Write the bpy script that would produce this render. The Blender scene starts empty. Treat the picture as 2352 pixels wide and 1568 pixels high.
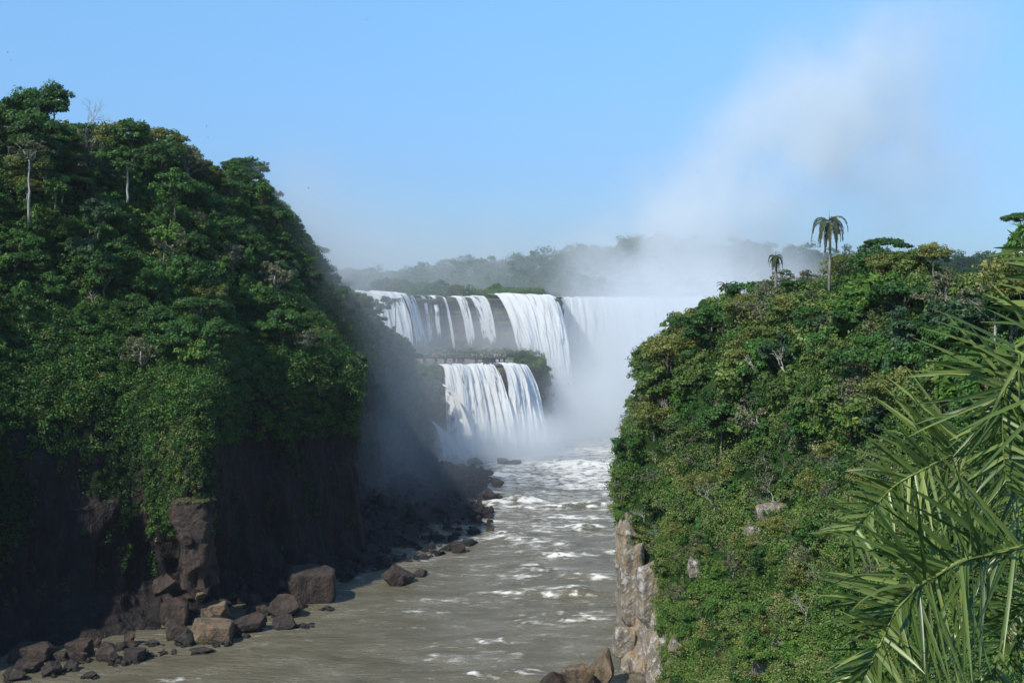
import bpy, math, random
import numpy as np
from mathutils import Vector
from mathutils.bvhtree import BVHTree

random.seed(7)
RNG = np.random.default_rng(11)
sc = bpy.context.scene
COL = sc.collection
R_ = math.radians

# ------------------------------------------------------------------ camera
CAMZ = 90.0
F = 1250.0
PITCH = math.atan(62 / F)
cam = bpy.data.cameras.new('camera')
cam.sensor_width = 36
cam.lens = F / 1024 * 36
cam.clip_start = 0.3
cam.clip_end = 6000
co = bpy.data.objects.new('camera', cam)
COL.objects.link(co)
co.location = (0, 0, CAMZ)
co.rotation_euler = (math.pi / 2 - PITCH, 0, 0)
sc.camera = co
cp_, sp_ = math.cos(PITCH), math.sin(PITCH)
S = 1024 / 2352.0


def ray(U, V):
    u, v = U * S - 512, 341 - V * S
    return Vector((u, F * cp_ + v * sp_, v * cp_ - F * sp_))


def P(U, V, D):
    """world point seen at photograph position (U, V) (2352 px wide) at y = D"""
    d = ray(U, V)
    k = D / d.y
    return (d.x * k, D, CAMZ + d.z * k)


def W(U, V, z=0.0):
    d = ray(U, V)
    k = (z - CAMZ) / d.z
    return (d.x * k, d.y * k, z)


def proj(p):
    x, y, z = p[0], p[1], p[2] - CAMZ
    w = y * cp_ - z * sp_
    return ((512 + F * x / w) / S, (341 - F * (y * sp_ + z * cp_) / w) / S)


# ------------------------------------------------------------------ light
SUN_EL = R_(47)
SX, SY = -0.69, -0.72            # horizontal direction towards the sun
n_ = math.hypot(SX, SY)
SX, SY = SX / n_, SY / n_
SKY = [(0, (.25, .43, .84)), (.04, (.265, .44, .84)), (.085, (.33, .485, .82)), (.24, (.56, .80, .985))]
w = bpy.data.worlds.new('World')
sc.world = w
w.use_nodes = True
nt = w.node_tree
sky = nt.nodes.new('ShaderNodeTexSky')
sky.sky_type = 'NISHITA'
sky.sun_disc = False
sky.sun_elevation = SUN_EL
sky.sun_rotation = math.atan2(SX, SY)
sky.altitude = 200
sky.air_density = 1.3
sky.dust_density = 0.3
sky.ozone_density = 2.5
# the clear winter sky of the place is bluer down to the horizon than the model's
gm = nt.nodes.new('ShaderNodeMix')
gm.data_type = 'RGBA'
gm.blend_type = 'MULTIPLY'
gm.inputs[0].default_value = 1.0
tcw = nt.nodes.new('ShaderNodeTexCoord')
spw = nt.nodes.new('ShaderNodeSeparateXYZ')
nt.links.new(tcw.outputs['Generated'], spw.inputs[0])
rw_ = nt.nodes.new('ShaderNodeValToRGB')
for i_, (p_, c_) in enumerate(SKY):
    e_ = rw_.color_ramp.elements[i_] if i_ < 2 else rw_.color_ramp.elements.new(p_)
    e_.position = p_
    e_.color = c_ + (1,)
nt.links.new(spw.outputs[2], rw_.inputs[0])
nt.links.new(sky.outputs[0], gm.inputs[6])
nt.links.new(rw_.outputs[0], gm.inputs[7])
gv = nt.nodes.new('ShaderNodeVectorMath')
gv.operation = 'MULTIPLY'
gv.inputs[1].default_value = (1.2, 1.2, 1.2)
nt.links.new(gm.outputs[2], gv.inputs[0])
nt.links.new(gv.outputs[0], nt.nodes['Background'].inputs[0])
nt.nodes['Background'].inputs[1].default_value = 0.15
sun = bpy.data.lights.new('sun', 'SUN')
sun.energy = 4.9
sun.angle = R_(0.5)
sun.color = (1.0, 0.95, 0.86)
so = bpy.data.objects.new('sun', sun)
COL.objects.link(so)
so.location = (-200, -200, 300)
sd = Vector((SX * math.cos(SUN_EL), SY * math.cos(SUN_EL), math.sin(SUN_EL)))
so.rotation_euler = sd.to_track_quat('Z', 'Y').to_euler()
sc.view_settings.view_transform = 'Standard'
sc.view_settings.look = 'None'
sc.view_settings.exposure = 0.0
sc.view_settings.gamma = 1.0
sc.view_settings.use_curve_mapping = False
cy = sc.cycles
cy.use_adaptive_sampling = True
cy.adaptive_threshold = 0.02
cy.use_denoising = True
cy.max_bounces = 8
cy.diffuse_bounces = 2
cy.glossy_bounces = 2
cy.transmission_bounces = 3
cy.transparent_max_bounces = 12
cy.volume_bounces = 5
cy.volume_step_rate = 1.0
cy.volume_max_steps = 128
cy.sample_clamp_indirect = 4


# ------------------------------------------------------------------ noise
def _hash(ix, iy, iz, seed):
    h = (ix.astype(np.int64) * 374761393 + iy.astype(np.int64) * 668265263 + iz.astype(np.int64) * 2147483647 + seed * 974711) & 0xFFFFFFFF
    h = ((h ^ (h >> 13)) * 1274126177) & 0xFFFFFFFF
    h = ((h ^ (h >> 15)) * 2246822519) & 0xFFFFFFFF
    return ((h ^ (h >> 16)) & 0xFFFFFF) / float(0xFFFFFF)


def vnoise(x, y, z, seed=0):
    xi, yi, zi = np.floor(x), np.floor(y), np.floor(z)
    fx, fy, fz = x - xi, y - yi, z - zi
    fx, fy, fz = [f * f * f * (f * (f * 6 - 15) + 10) for f in (fx, fy, fz)]
    r = 0
    for a in (0, 1):
        for b in (0, 1):
            for c in (0, 1):
                wgt = (fx if a else 1 - fx) * (fy if b else 1 - fy) * (fz if c else 1 - fz)
                r = r + wgt * _hash(xi + a, yi + b, zi + c, seed)
    return r * 2 - 1


def fbm(x, y, z, octv=4, seed=0, gain=0.5):
    x, y, z = [np.asarray(q, float) for q in np.broadcast_arrays(x, y, z)]
    r, a, f, t = 0, 1.0, 1.0, 0
    for o in range(octv):
        r = r + a * vnoise(x * f + o * 17.3, y * f + o * 9.1, z * f - o * 5.7, seed + o)
        t += a
        a *= gain
        f *= 2.03
    return r / t


def ridge(x, y, z, octv=3, seed=0):
    x, y, z = [np.asarray(q, float) for q in np.broadcast_arrays(x, y, z)]
    r, a, f, t = 0, 1.0, 1.0, 0
    for o in range(octv):
        r = r + a * (1 - np.abs(vnoise(x * f + o * 7.3, y * f + o * 3.1, z * f, seed + o)))
        t += a
        a *= .5
        f *= 2.1
    return r / t


# ------------------------------------------------------------------ object helpers
def tag(o, label=None, cat=None, group=None, kind=None):
    if label:
        o['label'] = label
    if cat:
        o['category'] = cat
    if group:
        o['group'] = group
    if kind:
        o['kind'] = kind
    return o


def link(name, me, parent=None, mat=None):
    o = bpy.data.objects.new(name, me)
    COL.objects.link(o)
    if mat is not None:
        for m in (mat if isinstance(mat, (list, tuple)) else [mat]):
            me.materials.append(m)
    if parent is not None:
        o.parent = parent
    return o


def empty(name, loc=(0, 0, 0), rz=0.0):
    o = bpy.data.objects.new(name, None)
    COL.objects.link(o)
    o.location = loc
    o.rotation_euler = (0, 0, rz)
    o.empty_display_size = 0.5
    return o


def mesh_np(name, verts, faces, smooth=False, attrs=None, mi=None):
    verts = np.asarray(verts, np.float32)
    faces = np.asarray(faces, np.int32)
    n, k = faces.shape
    me = bpy.data.meshes.new(name)
    me.vertices.add(len(verts))
    me.vertices.foreach_set('co', verts.ravel())
    me.loops.add(n * k)
    me.loops.foreach_set('vertex_index', faces.ravel())
    me.polygons.add(n)
    me.polygons.foreach_set('loop_start', np.arange(0, n * k, k, dtype=np.int32))
    if mi is not None:
        me.polygons.foreach_set('material_index', np.asarray(mi, np.int32))
    if smooth:
        me.polygons.foreach_set('use_smooth', np.ones(n, bool))
    me.update(calc_edges=True)
    for an, (dom, arr) in (attrs or {}).items():
        a = me.attributes.new(an, 'FLOAT', dom)
        a.data.foreach_set('value', np.asarray(arr, np.float32))
    me.validate()
    return me


class MB:
    """collects boxes, tubes and ribbons; build() links them as ONE mesh object"""

    def __init__(s):
        s.v, s.f, s.m = [], [], []

    def add(s, vs, fs, m=0):
        b = len(s.v)
        s.v += [tuple(map(float, v)) for v in vs]
        for f in fs:
            s.f.append([i + b for i in f])
            s.m.append(m)

    def box(s, c, d, m=0, rz=0.0):
        cx, cy_, cz = c
        hx, hy, hz = d[0] / 2, d[1] / 2, d[2] / 2
        ca, sa = math.cos(rz), math.sin(rz)
        vs = []
        for z in (-hz, hz):
            for x, y in ((-hx, -hy), (hx, -hy), (hx, hy), (-hx, hy)):
                vs.append((cx + x * ca - y * sa, cy_ + x * sa + y * ca, cz + z))
        s.add(vs, [(3, 2, 1, 0), (4, 5, 6, 7), (0, 1, 5, 4), (1, 2, 6, 5), (2, 3, 7, 6), (3, 0, 4, 7)], m)

    def tube(s, pts, rad, n=6, m=0, squash=1.0):
        pts = [Vector(p) for p in pts]
        if not hasattr(rad, '__len__'):
            rad = [rad] * len(pts)
        vs, fs = [], []
        for i, p in enumerate(pts):
            t = (pts[min(i + 1, len(pts) - 1)] - pts[max(i - 1, 0)])
            if t.length < 1e-9:
                t = Vector((0, 0, 1))
            t.normalize()
            a = Vector((0, 1, 0)) if abs(t.y) < .8 else Vector((1, 0, 0))
            b1 = t.cross(a).normalized()
            b2 = t.cross(b1).normalized()
            for k in range(n):
                an = 2 * math.pi * k / n
                vs.append(p + b1 * math.cos(an) * rad[i] + b2 * math.sin(an) * rad[i] * squash)
        for i in range(len(pts) - 1):
            for k in range(n):
                k2 = (k + 1) % n
                fs.append((i * n + k, i * n + k2, (i + 1) * n + k2, (i + 1) * n + k))
        fs.append(tuple(range(n - 1, -1, -1)))
        fs.append(tuple(range((len(pts) - 1) * n, len(pts) * n)))
        s.add(vs, fs, m)

    def mesh(s, name, smooth=False):
        me = bpy.data.meshes.new(name)
        me.from_pydata(s.v, [], s.f)
        me.polygons.foreach_set('material_index', s.m)
        if smooth:
            me.polygons.foreach_set('use_smooth', [True] * len(s.f))
        me.update()
        return me

    def build(s, name, mat, parent=None, smooth=False):
        return link(name, s.mesh(name, smooth), parent, mat)


def cm(P0, n):
    """Catmull-Rom resample of rows of control points (axis 0) to n rows"""
    P0 = np.asarray(P0, float)
    k = len(P0)
    t = np.linspace(0, k - 1, n)
    i = np.clip(np.floor(t).astype(int), 0, k - 2)
    f = (t - i).reshape((-1,) + (1,) * (P0.ndim - 1))
    p0, p1, p2, p3 = P0[np.maximum(i - 1, 0)], P0[i], P0[i + 1], P0[np.minimum(i + 2, k - 1)]
    return 0.5 * ((2 * p1) + (-p0 + p2) * f + (2 * p0 - 5 * p1 + 4 * p2 - p3) * f * f + (-p0 + 3 * p1 - 3 * p2 + p3) * f ** 3)


def grid_faces(a, b):
    i, j = np.meshgrid(np.arange(a - 1), np.arange(b - 1), indexing='ij')
    q = (i * b + j).ravel()
    return np.stack([q, q + b, q + b + 1, q + 1], 1)


def grid_normals(G):
    du = np.gradient(G, axis=0)
    dv = np.gradient(G, axis=1)
    n = np.cross(du, dv)
    l = np.linalg.norm(n, axis=2, keepdims=True)
    return n / np.maximum(l, 1e-9)


# ------------------------------------------------------------------ materials
def newmat(name):
    m = bpy.data.materials.new(name)
    m.use_nodes = True
    n = m.node_tree.nodes
    n.clear()
    out = n.new('ShaderNodeOutputMaterial')
    return m, m.node_tree, n, m.node_tree.links, out


def ramp(nd, stops):
    r = nd.new('ShaderNodeValToRGB')
    e = r.color_ramp.elements
    while len(e) > 1:
        e.remove(e[-1])
    e[0].position, e[0].color = stops[0][0], tuple(stops[0][1]) + (1,)
    for p, c in stops[1:]:
        x = e.new(p)
        x.color = tuple(c) + (1,)
    return r


def noise(nd, ln, scale, detail=4, rough=.55, vec=None, mapping=None):
    t = nd.new('ShaderNodeTexNoise')
    t.inputs['Scale'].default_value = scale
    t.inputs['Detail'].default_value = detail
    t.inputs['Roughness'].default_value = rough
    if vec is not None:
        if mapping:
            mp = nd.new('ShaderNodeMapping')
            mp.inputs['Scale'].default_value = mapping
            ln.new(vec, mp.inputs['Vector'])
            vec = mp.outputs[0]
        ln.new(vec, t.inputs['Vector'])
    return t


def math_(nd, ln, op, a, b=None, clamp=False):
    m = nd.new('ShaderNodeMath')
    m.operation = op
    m.use_clamp = clamp
    for i, x in enumerate((a, b)):
        if x is None:
            continue
        if isinstance(x, (int, float)):
            m.inputs[i].default_value = x
        else:
            ln.new(x, m.inputs[i])
    return m.outputs[0]


def mixc(nd, ln, fac, a, b, mode='MIX'):
    m = nd.new('ShaderNodeMix')
    m.data_type = 'RGBA'
    m.blend_type = mode
    for i, x in ((0, fac), (6, a), (7, b)):
        if isinstance(x, (int, float)):
            m.inputs[i].default_value = x
        elif isinstance(x, tuple):
            m.inputs[i].default_value = x + (1,)
        else:
            ln.new(x, m.inputs[i])
    return m.outputs[2]


def leaf_mat(name, stops, trans=0.28, rough=0.5, spec=0.25, var=0.35):
    m, t, nd, ln, out = newmat(name)
    at = nd.new('ShaderNodeAttribute')
    at.attribute_name = 'tint'
    oi = nd.new('ShaderNodeObjectInfo')
    o2 = math_(nd, ln, 'MULTIPLY', math_(nd, ln, 'SUBTRACT', oi.outputs['Random'], 0.5), var)
    f = math_(nd, ln, 'ADD', at.outputs['Fac'], o2, True)
    r = ramp(nd, stops)
    ln.new(f, r.inputs[0])
    b = nd.new('ShaderNodeBsdfPrincipled')
    ln.new(r.outputs[0], b.inputs['Base Color'])
    b.inputs['Roughness'].default_value = rough
    b.inputs['Specular IOR Level'].default_value = spec
    tr = nd.new('ShaderNodeBsdfTranslucent')
    ln.new(mixc(nd, ln, 0.4, r.outputs[0], (0.12, 0.17, 0.02)), tr.inputs[0])
    mx = nd.new('ShaderNodeMixShader')
    mx.inputs[0].default_value = trans
    ln.new(b.outputs[0], mx.inputs[1])
    ln.new(tr.outputs[0], mx.inputs[2])
    ln.new(mx.outputs[0], out.inputs[0])
    return m


LEAF = {
    'dark': leaf_mat('leaf_dark', [(0, (0.023, 0.063, 0.016)), (.5, (0.044, 0.115, 0.025)), (1, (0.078, 0.175, 0.038))]),
    'mid': leaf_mat('leaf_mid', [(0, (0.031, 0.090, 0.018)), (.5, (0.058, 0.154, 0.030)), (1, (0.107, 0.231, 0.046))]),
    'light': leaf_mat('leaf_light', [(0, (0.058, 0.133, 0.023)), (.5, (0.111, 0.217, 0.034)), (1, (0.195, 0.294, 0.052))]),
    'olive': leaf_mat('leaf_olive', [(0, (0.065, 0.087, 0.021)), (.5, (0.117, 0.147, 0.032)), (1, (0.182, 0.196, 0.046))]),
    'grey': leaf_mat('leaf_grey', [(0, (0.072, 0.084, 0.040)), (.5, (0.130, 0.140, 0.069)), (1, (0.195, 0.196, 0.103))], trans=.15),
    'blue': leaf_mat('leaf_blue', [(0, (0.033, 0.070, 0.032)), (.5, (0.058, 0.119, 0.052)), (1, (0.104, 0.175, 0.075))]),
}
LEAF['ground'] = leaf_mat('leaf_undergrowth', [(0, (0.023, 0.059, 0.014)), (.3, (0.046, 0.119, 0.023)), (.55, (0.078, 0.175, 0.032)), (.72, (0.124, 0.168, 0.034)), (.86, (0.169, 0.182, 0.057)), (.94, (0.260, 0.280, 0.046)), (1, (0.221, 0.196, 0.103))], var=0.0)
LEAF['sunny'] = leaf_mat('leaf_scrub_painted_sun', [(0, (0.040, 0.081, 0.018)), (.3, (0.092, 0.172, 0.037)), (.55, (0.149, 0.230, 0.048)), (.72, (0.218, 0.253, 0.063)), (.86, (0.253, 0.230, 0.098)), (.94, (0.380, 0.380, 0.069)), (1, (0.310, 0.265, 0.161))], var=0.0)  # undergrowth leaves with the right slope's sunlight brightened into the colour
LEAF['sunmid'] = leaf_mat('leaf_green_painted_sun', [(0, (.055, .10, .022)), (.5, (.115, .185, .04)), (1, (.20, .27, .07))])  # lit version of the mid leaf, right slope sunlight put into the colour
LEAF['sunolive'] = leaf_mat('leaf_olive_painted_sun', [(0, (0.092, 0.121, 0.029)), (.5, (0.172, 0.201, 0.046)), (1, (0.276, 0.276, 0.075))])  # lit version of the olive leaf, the sun's brightness held in its colour
LEAF['far'] = leaf_mat('leaf_far', [(0, (0.026, 0.063, 0.017)), (.4, (0.052, 0.119, 0.029)), (.75, (0.091, 0.154, 0.034)), (1, (0.156, 0.168, 0.057))], var=0.0)
LEAF['palm'] = leaf_mat('leaf_palm', [(0, (.055, .10, .02)), (.5, (.11, .172, .036)), (1, (.28, .34, .09))], trans=.3, rough=.36, spec=.5, var=0.0)
LEAF['qpalm'] = leaf_mat('leaf_distant_palm', [(0, (.05, .07, .025)), (.5, (.09, .11, .04)), (1, (.2, .17, .09))], trans=.2, var=0.1)


def bark_mat(name, a, b):
    m, t, nd, ln, out = newmat(name)
    tc = nd.new('ShaderNodeTexCoord')
    n1 = noise(nd, ln, 1.3, 5, .6, tc.outputs['Object'], (1, 1, .35))
    r = ramp(nd, [(.3, a), (.7, b)])
    ln.new(n1.outputs[0], r.inputs[0])
    p = nd.new('ShaderNodeBsdfPrincipled')
    ln.new(r.outputs[0], p.inputs['Base Color'])
    p.inputs['Roughness'].default_value = .9
    ln.new(p.outputs[0], out.inputs[0])
    return m


BARK = bark_mat('bark', (.09, .075, .06), (.22, .19, .155))
MIDBARK = bark_mat('grey_bark', (.16, .14, .11), (.32, .29, .24))
PALEBARK = bark_mat('pale_bark', (.28, .26, .22), (.5, .47, .41))


def rock_mat(name, base, dark, pale, pale_amt=0.55, veg=0.0, warm=None, scale=.18, bump=1.0, vor=.22):
    m, t, nd, ln, out = newmat(name)
    tc = nd.new('ShaderNodeTexCoord')
    vec = tc.outputs['Object']
    n1 = noise(nd, ln, scale, 8, .62, vec, (1, 1, .45))
    n2 = noise(nd, ln, scale * 3.1, 8, .65, vec, (1, 1, .8))
    r1 = ramp(nd, [(.35, dark), (.62, base)])
    ln.new(n1.outputs[0], r1.inputs[0])
    c = r1.outputs[0]
    rp = ramp(nd, [(pale_amt, (0, 0, 0)), (pale_amt + .1, (1, 1, 1))])
    ln.new(n2.outputs[0], rp.inputs[0])
    c = mixc(nd, ln, rp.outputs[0], c, pale)
    if warm:
        n3 = noise(nd, ln, scale * 1.7, 5, .6, vec, (1.3, 1.3, .3))
        rw = ramp(nd, [(.52, (0, 0, 0)), (.62, (1, 1, 1))])
        ln.new(n3.outputs[0], rw.inputs[0])
        c = mixc(nd, ln, rw.outputs[0], c, warm)
    if veg > 0:   # moss and grass on ledges and the upward faces
        geo = nd.new('ShaderNodeNewGeometry')
        sp = nd.new('ShaderNodeSeparateXYZ')
        ln.new(geo.outputs['Normal'], sp.inputs[0])
        n4 = noise(nd, ln, .35, 5, .6, vec)
        a = math_(nd, ln, 'ADD', sp.outputs[2], math_(nd, ln, 'MULTIPLY', n4.outputs[0], .9))
        rv = ramp(nd, [(0, (0, 0, 0)), (1, (1, 1, 1))])
        a = math_(nd, ln, 'MULTIPLY', math_(nd, ln, 'SUBTRACT', a, 1.25 - veg), 5, True)
        spz = nd.new('ShaderNodeSeparateXYZ')
        ln.new(vec, spz.inputs[0])
        a = math_(nd, ln, 'MULTIPLY', a, math_(nd, ln, 'MULTIPLY', math_(nd, ln, 'SUBTRACT', spz.outputs[2], 14), .1, True))
        g = ramp(nd, [(.3, (.035, .055, .015)), (.7, (.1, .11, .03))])
        ln.new(n2.outputs[0], g.inputs[0])
        c = mixc(nd, ln, a, c, g.outputs[0])
    gz = nd.new('ShaderNodeNewGeometry')
    sz = nd.new('ShaderNodeSeparateXYZ')
    ln.new(gz.outputs['Position'], sz.inputs[0])
    wet = math_(nd, ln, 'MULTIPLY', math_(nd, ln, 'SUBTRACT', math_(nd, ln, 'ADD', .35, n2.outputs[0]), sz.outputs[2]), 2.5, True)   # the splash line at the river
    c = mixc(nd, ln, math_(nd, ln, 'MULTIPLY', wet, .65), c, (.012, .011, .010))
    p = nd.new('ShaderNodeBsdfPrincipled')
    ln.new(c, p.inputs['Base Color'])
    ln.new(math_(nd, ln, 'SUBTRACT', .85, math_(nd, ln, 'MULTIPLY', wet, .5)), p.inputs['Roughness'])
    p.inputs['Specular IOR Level'].default_value = .3
    vo = nd.new('ShaderNodeTexVoronoi')
    vo.feature = 'DISTANCE_TO_EDGE'
    vo.inputs['Scale'].default_value = scale * 2.6
    mpv = nd.new('ShaderNodeMapping')
    mpv.inputs['Scale'].default_value = (1, 1, .45)
    ln.new(vec, mpv.inputs['Vector'])
    ln.new(mpv.outputs[0], vo.inputs['Vector'])
    hh = math_(nd, ln, 'ADD', n2.outputs[0], math_(nd, ln, 'MINIMUM', math_(nd, ln, 'MULTIPLY', vo.outputs[0], 3), vor))
    bp = nd.new('ShaderNodeBump')
    bp.inputs['Strength'].default_value = bump
    bp.inputs['Distance'].default_value = 1.2
    ln.new(hh, bp.inputs['Height'])
    ln.new(bp.outputs[0], p.inputs['Normal'])
    ln.new(p.outputs[0], out.inputs[0])
    return m


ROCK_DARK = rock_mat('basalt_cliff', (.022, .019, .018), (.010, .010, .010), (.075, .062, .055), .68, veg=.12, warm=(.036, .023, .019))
ROCK_BEACH = rock_mat('dark_talus', (.04, .034, .031), (.018, .016, .015), (.1, .09, .085), .68, veg=.0, scale=.3)
ROCK_BOULDER = rock_mat('boulder_stone', (.078, .06, .048), (.03, .025, .022), (.20, .165, .12), .64, veg=.0, warm=(.095, .062, .045), scale=.35, vor=.06)
ROCK_WET = rock_mat('wet_stone', (.07, .058, .05), (.03, .026, .023), (.16, .14, .12), .68, scale=.4, vor=.05)
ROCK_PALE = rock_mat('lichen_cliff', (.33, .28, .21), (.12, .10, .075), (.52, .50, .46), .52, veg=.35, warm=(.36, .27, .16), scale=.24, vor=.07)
ROCK_FALL = rock_mat('falls_cliff', (.06, .052, .045), (.03, .027, .024), (.12, .1, .08), .66, veg=.7, warm=(.11, .055, .035))


def soil_mat():
    m, t, nd, ln, out = newmat('forest_floor')
    tc = nd.new('ShaderNodeTexCoord')
    n1 = noise(nd, ln, .25, 6, .6, tc.outputs['Object'])
    r = ramp(nd, [(.3, (.010, .020, .007)), (.55, (.022, .045, .012)), (.75, (.05, .065, .02))])
    ln.new(n1.outputs[0], r.inputs[0])
    p = nd.new('ShaderNodeBsdfPrincipled')
    ln.new(r.outputs[0], p.inputs['Base Color'])
    p.inputs['Roughness'].default_value = 1
    p.inputs['Specular IOR Level'].default_value = 0
    ln.new(p.outputs[0], out.inputs[0])
    return m


SOIL = soil_mat()


def plain(name, c, rough=.7, metal=0.0):
    m, t, nd, ln, out = newmat(name)
    tc = nd.new('ShaderNodeTexCoord')
    n1 = noise(nd, ln, 3.0, 3, .5, tc.outputs['Object'])
    r = ramp(nd, [(.3, tuple(x * .85 for x in c)), (.7, tuple(min(1, x * 1.12) for x in c))])
    ln.new(n1.outputs[0], r.inputs[0])
    p = nd.new('ShaderNodeBsdfPrincipled')
    ln.new(r.outputs[0], p.inputs['Base Color'])
    p.inputs['Roughness'].default_value = rough
    p.inputs['Metallic'].default_value = metal
    ln.new(p.outputs[0], out.inputs[0])
    return m


def river_mat():
    m, t, nd, ln, out = newmat('river_water')
    tc = nd.new('ShaderNodeTexCoord')
    vec = tc.outputs['Object']
    at = nd.new('ShaderNodeAttribute')
    at.attribute_name = 'foam'
    # foam breaks up into lacy streaks across the current
    n1 = noise(nd, ln, .5, 9, .68, vec, (.42, 1.0, 1))
    n2 = noise(nd, ln, .09, 4, .6, vec, (.6, 1.2, 1))
    rid = math_(nd, ln, 'SUBTRACT', 1, math_(nd, ln, 'MULTIPLY', math_(nd, ln, 'ABSOLUTE', math_(nd, ln, 'SUBTRACT', n1.outputs[0], .5)), 9))
    lace = math_(nd, ln, 'MAXIMUM', rid, 0)
    f = math_(nd, ln, 'ADD', math_(nd, ln, 'MULTIPLY', at.outputs['Fac'], 1.15), math_(nd, ln, 'MULTIPLY', math_(nd, ln, 'SUBTRACT', n1.outputs[0], .5), 3.6))
    f = math_(nd, ln, 'ADD', f, math_(nd, ln, 'MULTIPLY', math_(nd, ln, 'SUBTRACT', n2.outputs[0], .52), 1.2))
    n5 = noise(nd, ln, 1.1, 6, .7, vec, (.3, 1.0, 1))
    rid2 = math_(nd, ln, 'MAXIMUM', math_(nd, ln, 'SUBTRACT', 1, math_(nd, ln, 'MULTIPLY', math_(nd, ln, 'ABSOLUTE', math_(nd, ln, 'SUBTRACT', n5.outputs[0], .5)), 14)), 0)
    f = math_(nd, ln, 'ADD', f, math_(nd, ln, 'MULTIPLY', lace, .22))
    f = math_(nd, ln, 'ADD', f, math_(nd, ln, 'MULTIPLY', math_(nd, ln, 'MULTIPLY', rid2, n2.outputs[0]), .42))
    f = math_(nd, ln, 'MULTIPLY', math_(nd, ln, 'SUBTRACT', f, .66), 1.7, True)
    wc = ramp(nd, [(.35, (.115, .103, .062)), (.65, (.185, .168, .112))])
    ln.new(n2.outputs[0], wc.inputs[0])
    c = mixc(nd, ln, f, wc.outputs[0], (.78, .76, .68))
    p = nd.new('ShaderNodeBsdfPrincipled')
    ln.new(c, p.inputs['Base Color'])
    rr = nd.new('ShaderNodeMapRange')
    rr.inputs[3].default_value = .16
    rr.inputs[4].default_value = .8
    ln.new(f, rr.inputs[0])
    ln.new(rr.outputs[0], p.inputs['Roughness'])
    p.inputs['IOR'].default_value = 1.33
    nb = noise(nd, ln, .45, 8, .66, vec, (.5, 1.0, 1))
    bp = nd.new('ShaderNodeBump')
    bp.inputs['Strength'].default_value = 1.0
    bp.inputs['Distance'].default_value = 1.3
    ln.new(math_(nd, ln, 'ADD', nb.outputs[0], math_(nd, ln, 'MULTIPLY', f, .25)), bp.inputs['Height'])
    ln.new(bp.outputs[0], p.inputs['Normal'])
    ln.new(p.outputs[0], out.inputs[0])
    return m


RIVER = river_mat()


def fall_mat(name, dens, tintc=(.86, .87, .86), thin=0.0, edge=True):
    """falling white water; UV.x metres across, UV.y metres down. It breaks into strands with gaps."""
    m, t, nd, ln, out = newmat(name)
    uv = nd.new('ShaderNodeUVMap')
    vec = uv.outputs[0]
    n1 = noise(nd, ln, 1.0, 8, .68, vec, (.55, .075, 1))
    n1.inputs['Distortion'].default_value = .5
    n2 = noise(nd, ln, 1.0, 5, .6, vec, (.22, .022, 1))
    n3 = noise(nd, ln, 1.0, 7, .7, vec, (1.2, .28, 1))
    at = nd.new('ShaderNodeAttribute')
    at.attribute_name = 'edge'
    a = math_(nd, ln, 'ADD', math_(nd, ln, 'MULTIPLY', n1.outputs[0], .9), math_(nd, ln, 'MULTIPLY', n2.outputs[0], 1.0))
    a = math_(nd, ln, 'ADD', a, math_(nd, ln, 'MULTIPLY', n3.outputs[0], .45))
    a = math_(nd, ln, 'SUBTRACT', a, 1.175 - dens)
    a = math_(nd, ln, 'SUBTRACT', a, math_(nd, ln, 'MULTIPLY', at.outputs['Fac'], 1.3))
    a = math_(nd, ln, 'MULTIPLY', a, 5.5, True)
    c = ramp(nd, [(.3, (.50, .53, .54)), (.47, tintc), (.75, (.93, .92, .88))])
    ln.new(n1.outputs[0], c.inputs[0])
    cc = mixc(nd, ln, math_(nd, ln, 'MULTIPLY', math_(nd, ln, 'SUBTRACT', n2.outputs[0], .48), 2.2, True), c.outputs[0], (.80, .75, .60))
    p = nd.new('ShaderNodeBsdfPrincipled')
    ln.new(cc, p.inputs['Base Color'])
    p.inputs['Roughness'].default_value = .75
    bp = nd.new('ShaderNodeBump')
    bp.inputs['Strength'].default_value = .8
    bp.inputs['Distance'].default_value = 1.0
    ln.new(math_(nd, ln, 'ADD', n1.outputs[0], math_(nd, ln, 'MULTIPLY', n3.outputs[0], .5)), bp.inputs['Height'])
    ln.new(bp.outputs[0], p.inputs['Normal'])
    tl = nd.new('ShaderNodeBsdfTranslucent')
    tl.inputs[0].default_value = (.85, .88, .9, 1)
    m1 = nd.new('ShaderNodeMixShader')
    m1.inputs[0].default_value = .25
    ln.new(p.outputs[0], m1.inputs[1])
    ln.new(tl.outputs[0], m1.inputs[2])
    tp = nd.new('ShaderNodeBsdfTransparent')
    mx = nd.new('ShaderNodeMixShader')
    if thin:
        a = math_(nd, ln, 'MULTIPLY', a, 1 - thin)
    ln.new(a, mx.inputs[0])
    ln.new(tp.outputs[0], mx.inputs[1])
    ln.new(m1.outputs[0], mx.inputs[2])
    ln.new(mx.outputs[0], out.inputs[0])
    return m


FALL_THICK = fall_mat('falling_water', .34)
FALL_BROKEN = fall_mat('rock_broken_water', .24)
FALL_MED = fall_mat('broken_falling_water', .17)
FALL_THIN = fall_mat('thin_falling_water', .08, thin=.25)

# ================================================================== TERRAIN
TERR = {}      # name -> (grid points, grid normals, rock weight)


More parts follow.
